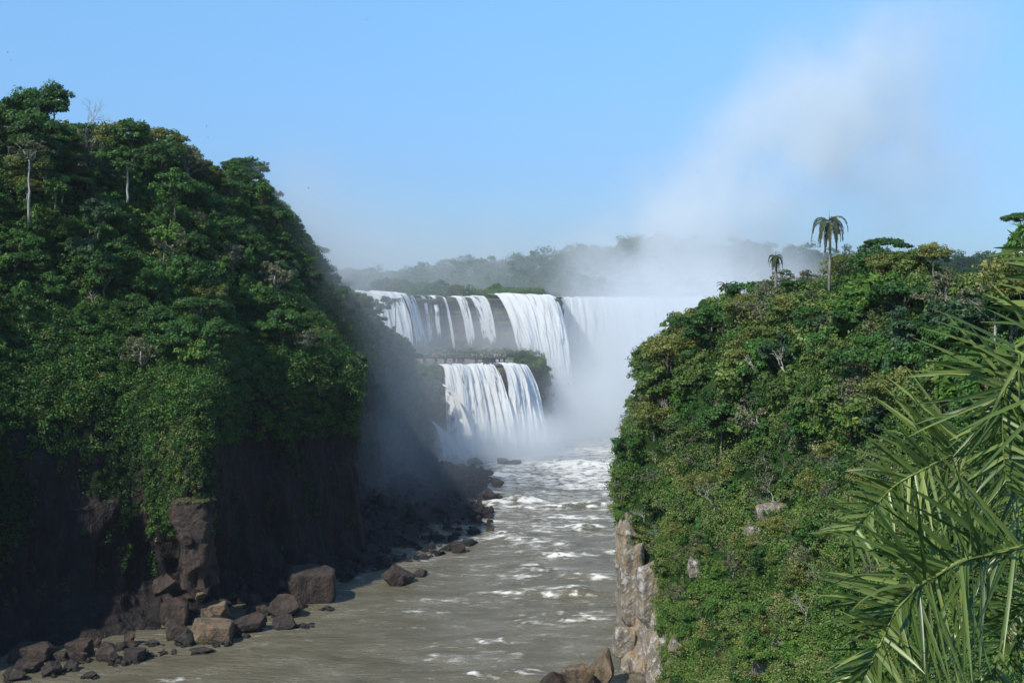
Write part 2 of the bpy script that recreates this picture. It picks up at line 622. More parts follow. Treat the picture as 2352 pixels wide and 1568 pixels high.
def loft(name, rows, nu, nv, amp=2.0, rock=None, cliff=1.2, seed=0, mats=None, rockcut=.5, zmin=-4, kind='structure', striate=1.0, step=1.0, mid=0.0):
    """rows[station][row] = (x,y,z). rock[row] 0..1 weights. Returns the object"""
    A = np.array(rows, float)
    if name == 'right_hill':      # the crown of the bank stands back from its foot
        A[:4, 4:7, 0] += np.array([7, 6, 4.5, 3])[:, None]
    G = cm(A, nu)
    G = np.swapaxes(cm(np.swapaxes(G, 0, 1), nv), 0, 1)
    N = grid_normals(G)
    rk = np.array(rock, float)
    if rk.ndim == 1:
        rk = np.tile(rk, (len(A), 1))
    r = np.clip(np.swapaxes(cm(np.swapaxes(cm(rk, nu), 0, 1), nv), 0, 1), 0, 1)
    X, Y, Z = G[..., 0], G[..., 1], G[..., 2]
    d = amp * fbm(X / 28, Y / 28, Z / 28, 4, seed)
    d = d + mid * (1 - r) * fbm(X / 8, Y / 8, Z / 8, 3, seed + 40)
    dc = striate * cliff * (2.2 * (ridge(X / 9, Y / 9, Z / 40, 3, seed + 9) - .6)) + cliff * 1.1 * fbm(X / 4.5, Y / 4.5, Z / 7, 4, seed + 5)
    stepd = cliff * .8 * np.sign(fbm(X / 60, Y / 60, Z / 4.0, 2, seed + 3)) * .5
    G = G + N * (d + r * (dc + step * stepd))[..., None]
    G[..., 2] = np.maximum(G[..., 2], zmin)
    N = grid_normals(G)
    if N[..., 2].mean() < 0:
        N = -N
        F_ = grid_faces(nu, nv)[:, ::-1]
    else:
        F_ = grid_faces(nu, nv)
    rr = r + .25 * fbm(X / 8, Y / 8, Z / 8, 3, seed + 21)
    fr = (rr[:-1, :-1] + rr[1:, 1:]).ravel() / 2
    mi = (fr > rockcut).astype(int)
    me = mesh_np(name, G.reshape(-1, 3), F_, smooth=False, mi=mi)
    o = link(name, me, None, mats or [SOIL, ROCK_DARK])
    tag(o, kind=kind)
    TERR[name] = (G, N, rr)
    return o


def st(U, *vd):
    """a station: (V, D) or (U, V, D) per row"""
    return [P(*(q if len(q) == 3 else (U,) + q)) for q in vd]


# left headland, from outside the frame to its dark vertical corner
A_rows = [
    st(-1500, (2200, 170), (1800, 178), (1300, 184), (1000, 190), (820, 200), (400, 240), (-150, 300), (-150, 430)),
    st(-900, (1900, 215), (1700, 222), (1300, 228), (1080, 232), (880, 240), (560, 270), (150, 325), (150, 460)),
    st(-400, (1745, 236), (1580, 252), (1250, 260), (1050, 264), (890, 272), (570, 305), (270, 355), (270, 490)),
    st(0, (1545, 290), (1430, 303), (1200, 309), (1030, 312), (900, 319), (610, 352), (330, 402), (320, 530)),
    st(250, (1500, 308), (1345, 326), (1160, 331), (1010, 334), (890, 340), (620, 376), (385, 430), (370, 560)),
    st(335, (1478, 314), (1340, 333), (1150, 334), (1000, 335), (905, 340), (640, 382), (395, 438), (380, 570)),
    st(462, (1450, 323), (1335, 336), (1150, 326), (1000, 327), (890, 333), (660, 384), (440, 446), (425, 580)),
    st(560, (1412, 338), (1325, 356), (1150, 361), (985, 363), (860, 367), (690, 400), (520, 450), (500, 580)),
    st(680, (1378, 353), (1305, 372), (1150, 377), (980, 380), (840, 384), (760, 405), (680, 440), (660, 560)),
    st(770, (1335, 374), (1287, 388), (1150, 391), (970, 393), (845, 397), (815, 412), (790, 440), (780, 540)),
    st(818, (1312, 388), (1270, 399), (1150, 401), (990, 402), (880, 404), (860, 418), (850, 440), (840, 540)),
    st(795, (1285, 410), (1240, 418), (1120, 424), (980, 428), (880, 432), (860, 440), (850, 455), (840, 540)),
    st(740, (1250, 430), (1210, 440), (1100, 450), (970, 455), (880, 460), (860, 470), (850, 480), (840, 540)),
]
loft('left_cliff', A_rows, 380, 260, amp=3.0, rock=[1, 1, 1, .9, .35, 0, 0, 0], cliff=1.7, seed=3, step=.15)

B_rows = [
    st(600, (640, 1372, 355), (620, 1250, 378), (600, 1150, 396), (595, 950, 402), (585, 760, 408), (535, 560, 430), (465, 440, 455), (380, 430, 600)),
    st(760, (780, 1352, 366), (760, 1250, 400), (740, 1150, 440), (740, 950, 450), (735, 740, 458), (660, 500, 478), (545, 430, 500), (430, 430, 640)),
    st(820, (820, 1330, 377), (800, 1200, 425), (785, 1130, 455), (785, 950, 462), (780, 780, 470), (725, 590, 490), (605, 510, 512), (500, 480, 650)),
    st(900, (925, 1303, 391), (880, 1170, 460), (855, 1090, 490), (855, 900, 497), (845, 760, 505), (785, 690, 522), (690, 670, 545), (600, 620, 680)),
    st(900, (1040, 1270, 411), (950, 1135, 500), (905, 1060, 530), (905, 900, 535), (890, 810, 541), (845, 760, 552), (785, 730, 575), (700, 690, 700)),
    st(900, (1110, 1238, 433), (1010, 1105, 530), (948, 1045, 560), (938, 930, 563), (926, 850, 566), (900, 818, 574), (862, 790, 592), (780, 770, 700)),
    st(900, (1135, 1170, 487), (1065, 1090, 560), (985, 1060, 590), (966, 965, 592), (951, 885, 595), (930, 848, 602), (902, 820, 622), (820, 800, 720)),
    st(900, (1150, 1114, 546), (1085, 1076, 590), (1010, 1070, 606), (987, 1002, 611), (967, 930, 615), (950, 875, 622), (930, 845, 640), (850, 830, 730)),
    st(900, (1100, 1092, 575), (1055, 1076, 600), (1015, 1070, 622), (985, 1030, 630), (965, 970, 640), (945, 890, 650), (925, 860, 670), (850, 830, 740)),
]
loft('hazy_headland', B_rows, 270, 230, amp=2.2, rock=[1, 1, 1, 1, .45, 0, 0, 0], cliff=1.3, seed=31)

R_rows = [
    st(1480, (1440, 1460, 345), (1440, 1250, 352), (1450, 1100, 360), (1470, 950, 370), (1500, 880, 385), (1540, 850, 400), (1600, 820, 420), (1800, 800, 560)),
    st(1432, (1562, 284), (1420, 294), (1240, 297), (1080, 303), (930, 309), (845, 318), (830, 335), (1560, 790, 470)),
    st(1470, (1572, 279), (1420, 284), (1220, 291), (1030, 297), (900, 304), (830, 314), (810, 332), (1600, 780, 470)),
    st(1540, (1660, 257), (1480, 270), (1230, 282), (1060, 287), (920, 294), (815, 305), (780, 325), (1650, 760, 460)),
    st(1640, (1830, 218), (1568, 238), (1340, 252), (1150, 262), (950, 272), (800, 284), (740, 305), (1720, 720, 450)),
    st(1800, (2050, 158), (1568, 190), (1350, 207), (1150, 226), (950, 241), (800, 254), (700, 280), (1850, 690, 430)),
    st(2000, (2100, 122), (1568, 150), (1350, 167), (1150, 184), (935, 204), (810, 226), (665, 256), (2030, 655, 410)),
    st(2200, (2200, 90), (1568, 118), (1350, 134), (1150, 154), (935, 176), (805, 204), (680, 240), (2250, 660, 400)),
    st(2450, (2300, 70), (1568, 100), (1350, 118), (1150, 138), (935, 162), (790, 190), (640, 225), (2550, 640, 380)),
    st(2900, (2400, 50), (1568, 85), (1350, 100), (1150, 120), (920, 145), (760, 175), (600, 210), (3000, 600, 350)),
    st(3600, (2500, 40), (1568, 70), (1350, 85), (1150, 100), (900, 120), (740, 150), (560, 190), (3800, 560, 330)),
]
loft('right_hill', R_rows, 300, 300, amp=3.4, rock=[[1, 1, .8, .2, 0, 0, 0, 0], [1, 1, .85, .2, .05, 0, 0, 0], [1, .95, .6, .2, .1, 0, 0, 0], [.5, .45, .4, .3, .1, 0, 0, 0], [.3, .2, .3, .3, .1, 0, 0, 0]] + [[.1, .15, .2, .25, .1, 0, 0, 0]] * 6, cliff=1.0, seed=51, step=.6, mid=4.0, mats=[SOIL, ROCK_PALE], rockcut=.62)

# ground below the viewpoint, under the frame
gx, gy = np.meshgrid(np.linspace(-60, 60, 60), np.linspace(-25, 75, 50), indexing='ij')
gz = np.where(gy < 0, 88.2, 88.2 - .62 * gy - .003 * gy ** 2) - .02 * np.maximum(-gx, 0) ** 1.3 + .5 * fbm(gx / 6, gy / 6, 0, 4, 77)
gz = gz - 1.5 * np.clip(gy / 8, 0, 1)
tag(link('viewpoint_ground', mesh_np('viewpoint_ground', np.stack([gx, gy, gz], 2).reshape(-1, 3), grid_faces(60, 50)), None, [SOIL]), kind='structure')

# lower terrace with the walkway: rim path and the cliff below it
TERZ = 45.3
rimC = [(-95, 655), (-70, 640), (-58, 632), (-45, 630), (-34, 633), (-20, 637), (-8, 640), (1, 645), (8, 657), (14, 680), (18, 705), (17, 728), (9, 748)]
outC = [(0, -1), (.1, -1), (.2, -1), (.2, -1), (.25, -1), (.2, -1), (.35, -.95), (.7, -.7), (.95, -.3), (1, 0), (1, .1), (1, .2), (1, .3)]
C_rows = []
for (x, y), (ox, oy) in zip(rimC, outC):
    C_rows.append([(x * .8 - 12, 800, TERZ + 1), (x - 10 * ox, y - 10 * oy + 6, TERZ + .3), (x, y, TERZ - .3), (x + 2.5 * ox, y + 2.5 * oy, TERZ - 7), (x + 5 * ox, y + 5 * oy, 24), (x + 8 * ox, y + 8 * oy, 8), (x + 14 * ox, y + 14 * oy, -4)])
loft('falls_terrace', C_rows, 220, 150, amp=.8, rock=[0, 0, .5, 1, 1, 1, 1], cliff=1.5, seed=61, mats=[SOIL, ROCK_FALL], rockcut=.4)

rimE = [(-230, 640, 86), (-150, 680, 85), (-112, 704, 83.5), (-86, 722, 82), (-72, 727, 81.4), (-64, 733, 80.4), (-60, 750, 79.2), (-50, 764, 78.8), (-36, 770, 78.4), (-22, 771, 78.4), (-10, 769, 79.4), (6, 767, 79.4),
        (18, 765, 79.2), (26, 767, 78.2), (29.5, 775, 78), (31, 805, 77), (31.5, 845, 76.2), (42, 856, 75.8), (80, 861, 75.8), (130, 862, 75.8), (200, 850, 76), (300, 815, 76), (420, 760, 76)]


def outward(path, k):
    a = path[max(k - 1, 0)]
    b = path[min(k + 1, len(path) - 1)]
    dx, dy = b[0] - a[0], b[1] - a[1]
    l = math.hypot(dx, dy)
    return dy / l, -dx / l


E_rows = []
for k, (x, y, z) in enumerate(rimE):
    ox, oy = outward(rimE, k)
    bx, by = x * 1.5, 1180
    mx_, my_ = x - ox * 22, y + 26
    E_rows.append([(bx, by, z + 6), (x * 1.12, y + 90, z + 1.5), (mx_ if k < 14 or k > 16 else x + 2, my_, z + .6), (x, y, z - .2), (x + ox * 1.5, y + oy * 1.5, z - 8), (x + ox * 1, y + oy * 1, 52), (x + ox * 4, y + oy * 4, 30), (x + ox * 9, y + oy * 9, -4)])
loft('upper_falls_cliff', E_rows, 330, 150, amp=.6, rock=[0, 0, 0, .5, 1, 1, 1, 1], cliff=1.4, seed=71, mats=[SOIL, ROCK_FALL], rockcut=.42)

# far forested hill
xs = np.linspace(-420, 900, 130)
ys = np.linspace(880, 1500, 60)
gx, gy = np.meshgrid(xs, ys, indexing='ij')


def far_h(x, y):
    prof = np.interp(x, [-420, -250, -190, -130, -60, 0, 60, 110, 170, 260, 380, 480, 700, 900], [79, 79, 80, 83, 90, 95, 104, 110, 107, 100, 96, 97, 100, 104])
    k = np.clip((y - 895) / 115, 0, 1)
    k = k * k * (3 - 2 * k)
    return 77 + (prof - 77) * k + 2.5 * fbm(x / 40, y / 40, 0, 3, 91) * k


gz = far_h(gx, gy)
tag(link('far_hill', mesh_np('far_hill', np.stack([gx, gy, gz], 2).reshape(-1, 3), grid_faces(130, 60)), None, [SOIL]), kind='structure')
TERR['far_hill'] = (np.stack([gx, gy, gz], 2), None, None)
# base ground sheet that carries everything to the horizon, below the river bed
gb = MB()
gb.box((0, 2000, -7), (7000, 5200, 2))
tag(gb.build('ground', SOIL), kind='structure')

bvh = {}
for k_, (G, N, r) in TERR.items():
    a, b = G.shape[:2]
    bvh[k_] = BVHTree.FromPolygons([tuple(p) for p in G.reshape(-1, 3)], [tuple(map(int, f)) for f in grid_faces(a, b)])


def hit(U, V, names=('left_cliff', 'hazy_headland', 'right_hill', 'falls_terrace', 'upper_falls_cliff', 'far_hill')):
    """the ground point seen at (U, V), or the river surface"""
    d = ray(U, V).normalized()
    best = None
    for k in names:
        loc, no, i, dist = bvh[k].ray_cast(Vector((0, 0, CAMZ)), d)
        if loc is not None and (best is None or dist < best[1]):
            best = (loc, dist)
    if d.z < 0:
        t = -CAMZ / d.z
        if best is None or t < best[1]:
            best = (Vector((0, 0, CAMZ)) + d * t, t)
    return best[0] if best else None


def ground_z(x, y, name):
    loc, no, i, dist = bvh[name].ray_cast(Vector((x, y, 400)), Vector((0, 0, -1)))
    return loc.z if loc is not None else None


# ================================================================== RIVER
ny, nx = 620, 300
yy = 180 * (930 / 180) ** np.linspace(0, 1, ny)
GX = np.zeros((nx, ny))
for j in range(ny):
    y = yy[j]
    GX[:, j] = np.linspace(-.47 * y - 30, .3 * y + 25, nx)
GY = np.ones((nx, 1)) * yy[None, :]
foam = np.zeros((nx, ny))
Zr = .30 * fbm(GX / 9, GY / 5, 0, 4, 201) + .10 * fbm(GX / 2.2, GY / 1.4, 0, 2, 207)
flow = np.clip((GY - 260) / 200, 0.15, 1.2)
Zr *= .7 + .9 * flow
# individual breaking waves: (U, V, half width m, half length m, height, foam)
CREST = [(1190, 1150, 7, 3.5, 2.3, .9), (1290, 1162, 16, 3, 1.0, .7), (1385, 1160, 9, 3, 1.8, .8), (1250, 1195, 12, 4, .8, .5), (1330, 1185, 12, 5, .9, .6), (1130, 1155, 5, 3, 1.0, .6), (1150, 1090, 12, 3, .8, .5),
         (1290, 1365, 14, 1.5, 1.3, .85), (1190, 1358, 8, 1.5, .9, .6), (1080, 1383, 15, 1.2, .5, .5), (1000, 1375, 8, 1, .4, .4), (1340, 1366, 5, 2, 1.2, .7), (1290, 1422, 8, 2.5, .9, .75), (1340, 1405, 10, 2, .5, .4),
         (1130, 1470, 9, 1.6, .7, .65), (1065, 1490, 8, 1.5, .5, .4), (1110, 1550, 13, 1.8, .9, .8), (1190, 1545, 6, 2, .8, .6), (590, 1490, 4, 1.2, .6, .7), (560, 1498, 6, 1.2, .4, .45), (440, 1560, 8, 1.3, .5, .65), (930, 1440, 6, 1, .3, .35),
         (1260, 1275, 7, 2, 1.2, .6), (1270, 1262, 4, 2, 1.0, .5), (1240, 1305, 9, 3, .6, .5), (1200, 1320, 10, 3, .6, .5), (1270, 1248, 9, 2.5, .8, .5), (1360, 1320, 10, 2.5, .7, .5), (1180, 1245, 9, 3, .6, .35), (1300, 1210, 18, 5, .7, .45),
         (1280, 1062, 30, 8, 1.2, .55), (1380, 1075, 25, 10, 1.0, .5), (1330, 1100, 20, 6, .8, .35), (1400, 1420, 10, 2, .4, .3), (1370, 1460, 9, 2, .4, .3), (890, 1442, 6, 1, .3, .35), (1210, 1410, 7, 1.4, .5, .4), (980, 1535, 6, 1, .3, .3),
         (1020, 1405, 8, 1.1, .3, .3), (1290, 1500, 12, 1.2, .4, .25), (1100, 1120, 8, 3, .6, .5)]
rs = random.Random(5)
for i in range(130):
    V = 1060 + 510 * rs.random() ** 1.2
    U = rs.uniform(900 if V > 1330 else 1120, 1430)
    k = 1.25 - (V - 1060) / 700
    CREST.append((U, V, rs.uniform(2, 9), rs.uniform(.6, 1.6) + k, rs.uniform(.2, .8) * k, rs.uniform(.15, .55) * k))
for (U, V, wx, wy, h, fm) in CREST:
    x, y, _ = W(U, V)
    bend = (GX - x) * (.12 * math.sin(U))
    dy_ = GY - y - bend + 1.2 * fbm(GX / 6, GY / 40, 0, 2, int(U))
    e = np.exp(-(np.abs(GX - x + 1.5 * fbm(GX / 9, GY / 3, 0, 2, int(V))) / wx) ** 2.2)
    front = np.exp(-(dy_ / wy) ** 2)
    Zr += h * e * front
    foam += fm * e * np.exp(-((dy_ + wy * .5) / (wy * 1.25)) ** 2)
base = .16 + .26 * np.clip((GY - 300) / 260, 0, 1) + .30 * np.clip((GY - 470) / 120, 0, 1)
lane = np.clip((GX - (-78 + .1 * GY)) / 18, 0, 1)
brk = ridge(GX / 5.5, GY / 2.4, 0, 4, 401)
foam = foam * np.clip(.25 + 4.2 * (brk - .62), .12, 1.25)
foam = foam + base * (.62 + .38 * lane) + .12 * fbm(GX / 14, GY / 10, 0, 3, 212)
riv = mesh_np('river', np.stack([GX, GY, Zr], 2).reshape(-1, 3), grid_faces(nx, ny), smooth=True, attrs={'foam': ('POINT', foam.ravel())})
tag(link('river', riv, None, [RIVER]), kind='structure')
# gorge water behind the right hill and round the bend
b_ = MB()
b_.box((420, 650, -1.6), (560, 700, 1.0))
tag(b_.build('gorge_water', RIVER), kind='structure')


def sheet(name, pts, z, n=30):
    A = np.array(pts, float)
    G = cm(A, n)
    G = np.swapaxes(cm(np.swapaxes(G, 0, 1), n), 0, 1)
    Z = z if np.isscalar(z) else z(G)
    G3 = np.dstack([G, Z + .25 * fbm(G[..., 0] / 4, G[..., 1] / 3, 0, 3, 5)])
    f = (.22 if name == 'terrace_water' else .5) + .4 * fbm(G[..., 0] / 6, G[..., 1] / 4, 0, 3, 8)
    o = link(name, mesh_np(name, G3.reshape(-1, 3), grid_faces(n, n), smooth=True, attrs={'foam': ('POINT', f.ravel())}), None, [RIVER])
    return tag(o, kind='structure')


sheet('terrace_water', [[(-62, 800), (-30, 800), (0, 790)], [(-58, 700), (-30, 700), (1, 700)], [(-50, 652), (-24, 652), (0, 655)], [(-36, 634.5), (-20, 638), (-3, 643)]], TERZ + .75, 60)
sheet('upper_river', [[(20, 1000), (130, 1000), (240, 1000)], [(28, 920), (120, 920), (210, 920)], [(33, 858), (110, 862), (205, 849)]], 76.6, 50)

# ================================================================== WATERFALLS
def curtain(name, label, rim, zb, throw, mat, nu=60, nv=90, amp=.9, spread=0.0, edge=.12, seed=1, lipl=5, hump=None):
    """rim: [(x,y,z)..]; the water leaves the rim and falls to zb, carried outwards by throw=(dx,dy) metres."""
    Rm = cm(np.array(rim, float), nu)
    seg = np.linalg.norm(np.diff(Rm, axis=0), axis=1)
    ul = np.concatenate([[0], np.cumsum(seg)])
    t = np.linspace(0, 1, nv) ** 1.25
    zbv = np.interp(np.linspace(0, 1, nu), np.linspace(0, 1, len(zb)), zb) if hasattr(zb, '__len__') else np.full(nu, zb)
    c = np.linspace(-1, 1, nu)[:, None]
    drop = (Rm[:, 2] - zbv)[:, None] * t[None, :]
    k = np.sqrt(t)[None, :]
    # approach over the lip
    X = Rm[:, 0:1] + throw[0] * k + spread * c * t[None, :]
    Y = Rm[:, 1:2] + throw[1] * k
    lipn = .9 * fbm(ul / 3.0, seed * 1.7, 0, 4, seed + 30) + .5 * fbm(ul / .8, seed * 1.7, 2, 2, seed + 31)
    Z = Rm[:, 2:3] + .9 - drop + (lipn * 1.1)[:, None] * (1 - t)[None, :]
    q = np.hypot(X - Rm[:, 0:1], Y - Rm[:, 1:2])
    dsp = amp * (1.6 * (ridge(ul[:, None] / 4.2, drop / 60, 0, 3, seed) - .6) + .8 * fbm(ul[:, None] / 1.6, drop / 16, 0, 4, seed + 4)) * (.3 + .7 * np.minimum(t * 5, 1))[None, :]
    L = math.hypot(*throw) or 1
    X = X + dsp * throw[0] / L
    Y = Y + dsp * throw[1] / L
    if hump:
        for (cu, ct, su, sv, h) in hump:
            e = np.exp(-((c - cu) / su) ** 2 - ((t[None, :] - ct) / sv) ** 2) * h
            X = X + e * throw[0] / L
            Y = Y + e * throw[1] / L
    G = np.dstack([X, Y, Z])
    lip = G[:, :1].copy()
    lip[:, :, 0] -= throw[0] / L * lipl
    lip[:, :, 1] -= throw[1] / L * lipl
    lip[:, :, 2] += .3
    G = np.concatenate([lip, G], 1)
    nv2 = nv + 1
    tt = np.concatenate([[0], t])[None, :]
    e = np.clip((np.abs(c) - (1 - edge)) / edge, 0, 1) * (.35 + .65 * np.ones_like(tt)) + .28 * np.clip((tt - .75) / .25, 0, 1)
    F_ = grid_faces(nu, nv2)
    me = mesh_np(name, G.reshape(-1, 3), F_, smooth=True, attrs={'edge': ('POINT', (e * np.ones((nu, nv2))).ravel())})
    uvl = me.uv_layers.new(name='UVMap')
    dd = np.concatenate([np.full((nu, 1), -5.), drop], 1)
    uvs = np.stack([(ul[:, None] + seed * 37.7) * np.ones((1, nv2)), dd + seed * 11.3], 2).reshape(-1, 2)
    li = np.zeros(len(me.loops), np.int32)
    me.loops.foreach_get('vertex_index', li)
    uvl.data.foreach_set('uv', uvs[li].astype(np.float32).ravel())
    o = link(name, me, None, [mat])
    return tag(o, label, 'waterfall', 'waterfalls dropping into the gorge')


curtain('waterfall', 'broad white fall at the far left, curving down beside the palm treetop', [(-100, 710, 83.5), (-86, 720, 82.6), (-76, 724, 82), (-66, 729, 81.2)], 46, (11, -7), FALL_THICK, seed=1, amp=1.2)
curtain('waterfall', 'veil of broken water pouring off the right flank of the leftmost fall', [(-66, 731, 80.8), (-62, 742, 80), (-61, 750, 79.6)], 46, (11, -5), FALL_MED, seed=2, nu=40)


def rimpt(U, D):
    """the point of the upper rim seen in column U, at y = D"""
    x = P(U, 690, D)[0]
    z = float(np.interp(x, [p[0] for p in rimE[4:14]], [p[2] for p in rimE[4:14]]))
    return (x, D, z)


curtain('waterfall', 'thin slanting thread of water, first one right of the leftmost fall', [rimpt(962, 757), rimpt(973, 760)], 47, (6.5, -4), FALL_MED, nu=14, edge=.3, seed=3, amp=.5)
curtain('waterfall', 'short faint trickle on the dark cliff beside the first slanting thread', [rimpt(981, 762), rimpt(985, 763)], 54, (3.5, -3), FALL_THIN, nu=12, edge=.3, seed=4, amp=.4)
curtain('waterfall', 'narrow zigzag cascade over green moss in the middle of the upper cliff', [rimpt(990, 763.5), rimpt(1003, 765)], 50, (3.5, -4), FALL_MED, nu=16, edge=.3, seed=5, amp=.7, hump=[(0, .3, .7, .08, 1.6)])
curtain('waterfall', 'slender bright column of water reaching the bushes behind the walkway', [rimpt(1011, 766), rimpt(1019, 767)], 47, (7.5, -4), FALL_THICK, nu=16, edge=.35, seed=6, amp=.5)
curtain('waterfall', 'veil of thin strands starting from a white notch right of the slender column', [rimpt(1038, 767.5), rimpt(1050, 768), rimpt(1066, 768)], 47, (9, -4), FALL_MED, nu=30, edge=.4, seed=7, amp=.7)
curtain('waterfall', 'pale mist-blurred veil between the notch fall and the great curtain', [rimpt(1068, 768), rimpt(1090, 768), rimpt(1118, 768)], 47, (10, -5), FALL_MED, nu=40, edge=.45, seed=8, amp=.9)
curtain('waterfall', 'great white curtain right of the viewing walkway end, falling into the gorge', [(-12, 766, 79.9), (-3, 765.5, 80), (6, 764.5, 80), (14, 763, 79.9), (22, 764, 79.4), (25, 768, 78.8)], [44, 42, 30, 12, 2, 0], (15, -13), FALL_THICK, nu=110, nv=130, seed=9, amp=1.7, edge=.06)
curtain('waterfall', 'single thin strand in the dark corner right of the great curtain', [(29, 790, 78), (31, 806, 77.6)], 20, (6, -1), FALL_THIN, nu=20, edge=.3, seed=10)
curtain('waterfall', 'widest horseshoe fall at the head of the gorge, fading in spray', [(31, 836, 77), (36, 851, 76.9), (48, 856, 76.8), (80, 859, 76.8), (130, 861, 76.8), (175, 855, 76.8), (205, 846, 76.8)], 0, (6, -26), FALL_THICK, nu=260, nv=110, seed=11, amp=2.6, edge=.03)
curtain('waterfall', 'larger left half of the lower fall directly below the walkway', [(-36, 632, 45.4), (-31, 632, 45.6), (-22, 635.5, 45.6), (-14, 638, 45.6), (-8.6, 639.5, 45.5)], 0, (8, -12), FALL_BROKEN, nu=120, nv=130, seed=12, lipl=2.5, amp=2.2, spread=5, edge=.07)
curtain('waterfall', 'smaller right half of the lower fall, right of the mossy rock', [(-6.4, 640, 45.5), (-1, 643, 45.5), (4, 648, 45), (7, 656, 44)], 1, (10, -10), FALL_THICK, nu=90, nv=130, seed=13, lipl=2.5, amp=1.9, spread=4.5, edge=.1)
curtain('waterfall', 'slanting side fall on the dark rock left of the lower fall', [P(1013, 884, 624), P(1019, 888, 622), P(1025, 893, 621)], 2, (15, -11), FALL_THICK, nu=30, nv=70, seed=14, lipl=.3, amp=1.0, edge=.25, spread=3)
curtain('waterfall', 'low white fall tucked between the hazy headland and the dark rock', [P(972, 958, 621), P(981, 966, 620), P(992, 976, 619)], -.5, (15, -11), FALL_THICK, nu=34, nv=60, seed=15, lipl=.3, amp=1.1, edge=.25, spread=5)

# ================================================================== FOLIAGE
def leaf_quads(C, Nrm, size, rng, aspect=.55):
    """one rhombic leaf blade (or tight leaf spray) per point: centre, rough facing, size"""
    n = len(C)
    r = rng.normal(size=(n, 3))
    t = np.cross(Nrm, r)
    t /= np.linalg.norm(t, axis=1, keepdims=True) + 1e-9
    b = np.cross(Nrm, t)
    s = (size * rng.uniform(.6, 1.3, n))[:, None]
    fold = Nrm * s * .22
    V = np.stack([C - t * s, C + b * s * aspect - fold * 0, C + t * s + fold, C - b * s * aspect - fold], 1)
    return V.reshape(-1, 3), np.arange(n * 4).reshape(n, 4)


def puff_leaves(centres, radii, nper, size, rng, flat=1.0, up=.35, tint=None, tvar=.18, inner=.55):
    """leaves on the shells of many small leaf clumps"""
    m = len(centres)
    idx = np.repeat(np.arange(m), nper)
    d = rng.normal(size=(len(idx), 3))
    d /= np.linalg.norm(d, axis=1, keepdims=True)
    neg = d[:, 2] < -.3
    d[neg, 2] *= -rng.uniform(-.6, 1, neg.sum())
    rad = radii[idx] * (inner + (1 - inner) * rng.random(len(idx)) ** .6) * (1 + .25 * np.sin(d[:, 0] * 7 + idx) * np.cos(d[:, 1] * 6 + idx * 2))
    C = centres[idx] + d * rad[:, None] * np.array([1, 1, flat])
    N = d + rng.normal(size=d.shape) * .55 + np.array([0, 0, up])
    N /= np.linalg.norm(N, axis=1, keepdims=True)
    V, Fc = leaf_quads(C, N, size, rng)
    tt = (tint[idx] if tint is not None else .5) + rng.normal(size=len(idx)) * tvar
    return V, Fc, np.clip(tt, 0, 1)


def crown_mesh(name, seed, style, Rr, H, zc, npuff, nleaf, lsize, flat=.8):
    rng = np.random.default_rng(seed)
    cs = []
    k = 0
    while len(cs) < npuff:
        d = rng.normal(size=3)
        d /= np.linalg.norm(d)
        if style == 'flat':
            rr = rng.random() ** .5
            a = rng.uniform(0, 2 * math.pi)
            p = np.array([math.cos(a) * rr * Rr, math.sin(a) * rr * Rr, H * (.35 * (1 - rr ** 2) + rng.uniform(-.16, .1))])
        elif style == 'tall':
            h = rng.uniform(-1, 1)
            q = math.sqrt(max(0, 1 - h * h)) * rng.uniform(.3, 1)
            a = rng.uniform(0, 2 * math.pi)
            p = np.array([math.cos(a) * q * Rr, math.sin(a) * q * Rr, h * H])
        else:
            if d[2] < -.8:
                continue
            rr = rng.uniform(.35, 1) ** .6
            lob = 1 + .28 * math.sin(3 * math.atan2(d[1], d[0]) + seed) * (1 - abs(d[2]))
            p = d * rr * np.array([Rr * lob, Rr * lob, H])
        cs.append(p)
    cs = np.array(cs) + np.array([0, 0, zc])
    pr = Rr * rng.uniform(.2, .42, npuff) * (.62 if style == 'sparse' else 1)
    tint = np.clip(.42 + .25 * rng.normal(size=npuff) + .12 * (cs[:, 2] - zc) / max(H, 1), 0, 1)
    V, Fc, tt = puff_leaves(cs, pr, nleaf // npuff, lsize, rng, flat, tint=tint, inner=.35 if style == 'sparse' else .5)
    return mesh_np(name, V, Fc, attrs={'tint': ('FACE', tt)}), cs


def branch_tube(mb, p0, p1, r0, r1, rnd, n=5, seg=4, wob=.12):
    p0, p1 = Vector(p0), Vector(p1)
    L = (p1 - p0).length
    pts, rad = [], []
    for i in range(seg + 1):
        t = i / seg
        q = p0.lerp(p1, t)
        if 0 < i < seg:
            q += Vector([rnd.uniform(-1, 1) for _ in range(3)]) * L * wob * .5
        pts.append(q)
        rad.append(r0 + (r1 - r0) * t)
    mb.tube(pts, rad, n)
    return pts


def trunk_mesh(name, seed, h, r, cs, nl=7):
    rnd = random.Random(seed)
    mb = MB()
    top = Vector((rnd.uniform(-.4, .4), rnd.uniform(-.4, .4), h))
    pts = branch_tube(mb, (0, 0, -2.5), top, r, r * .45, rnd, 7, 6, .05)
    for c in random.Random(seed + 1).sample(list(map(tuple, cs)), min(nl, len(cs))):
        s = pts[rnd.choice([3, 4, 5])]
        q = branch_tube(mb, s, c, r * .32, r * .07, rnd, 5, 4, .16)
        for _ in range(2):
            e = q[3] + Vector([rnd.uniform(-1, 1) for _ in range(3)]) * r * 5
            branch_tube(mb, q[2], e, r * .12, r * .04, rnd, 4, 2)
    return mb.mesh(name, True)


SPECIES = {}


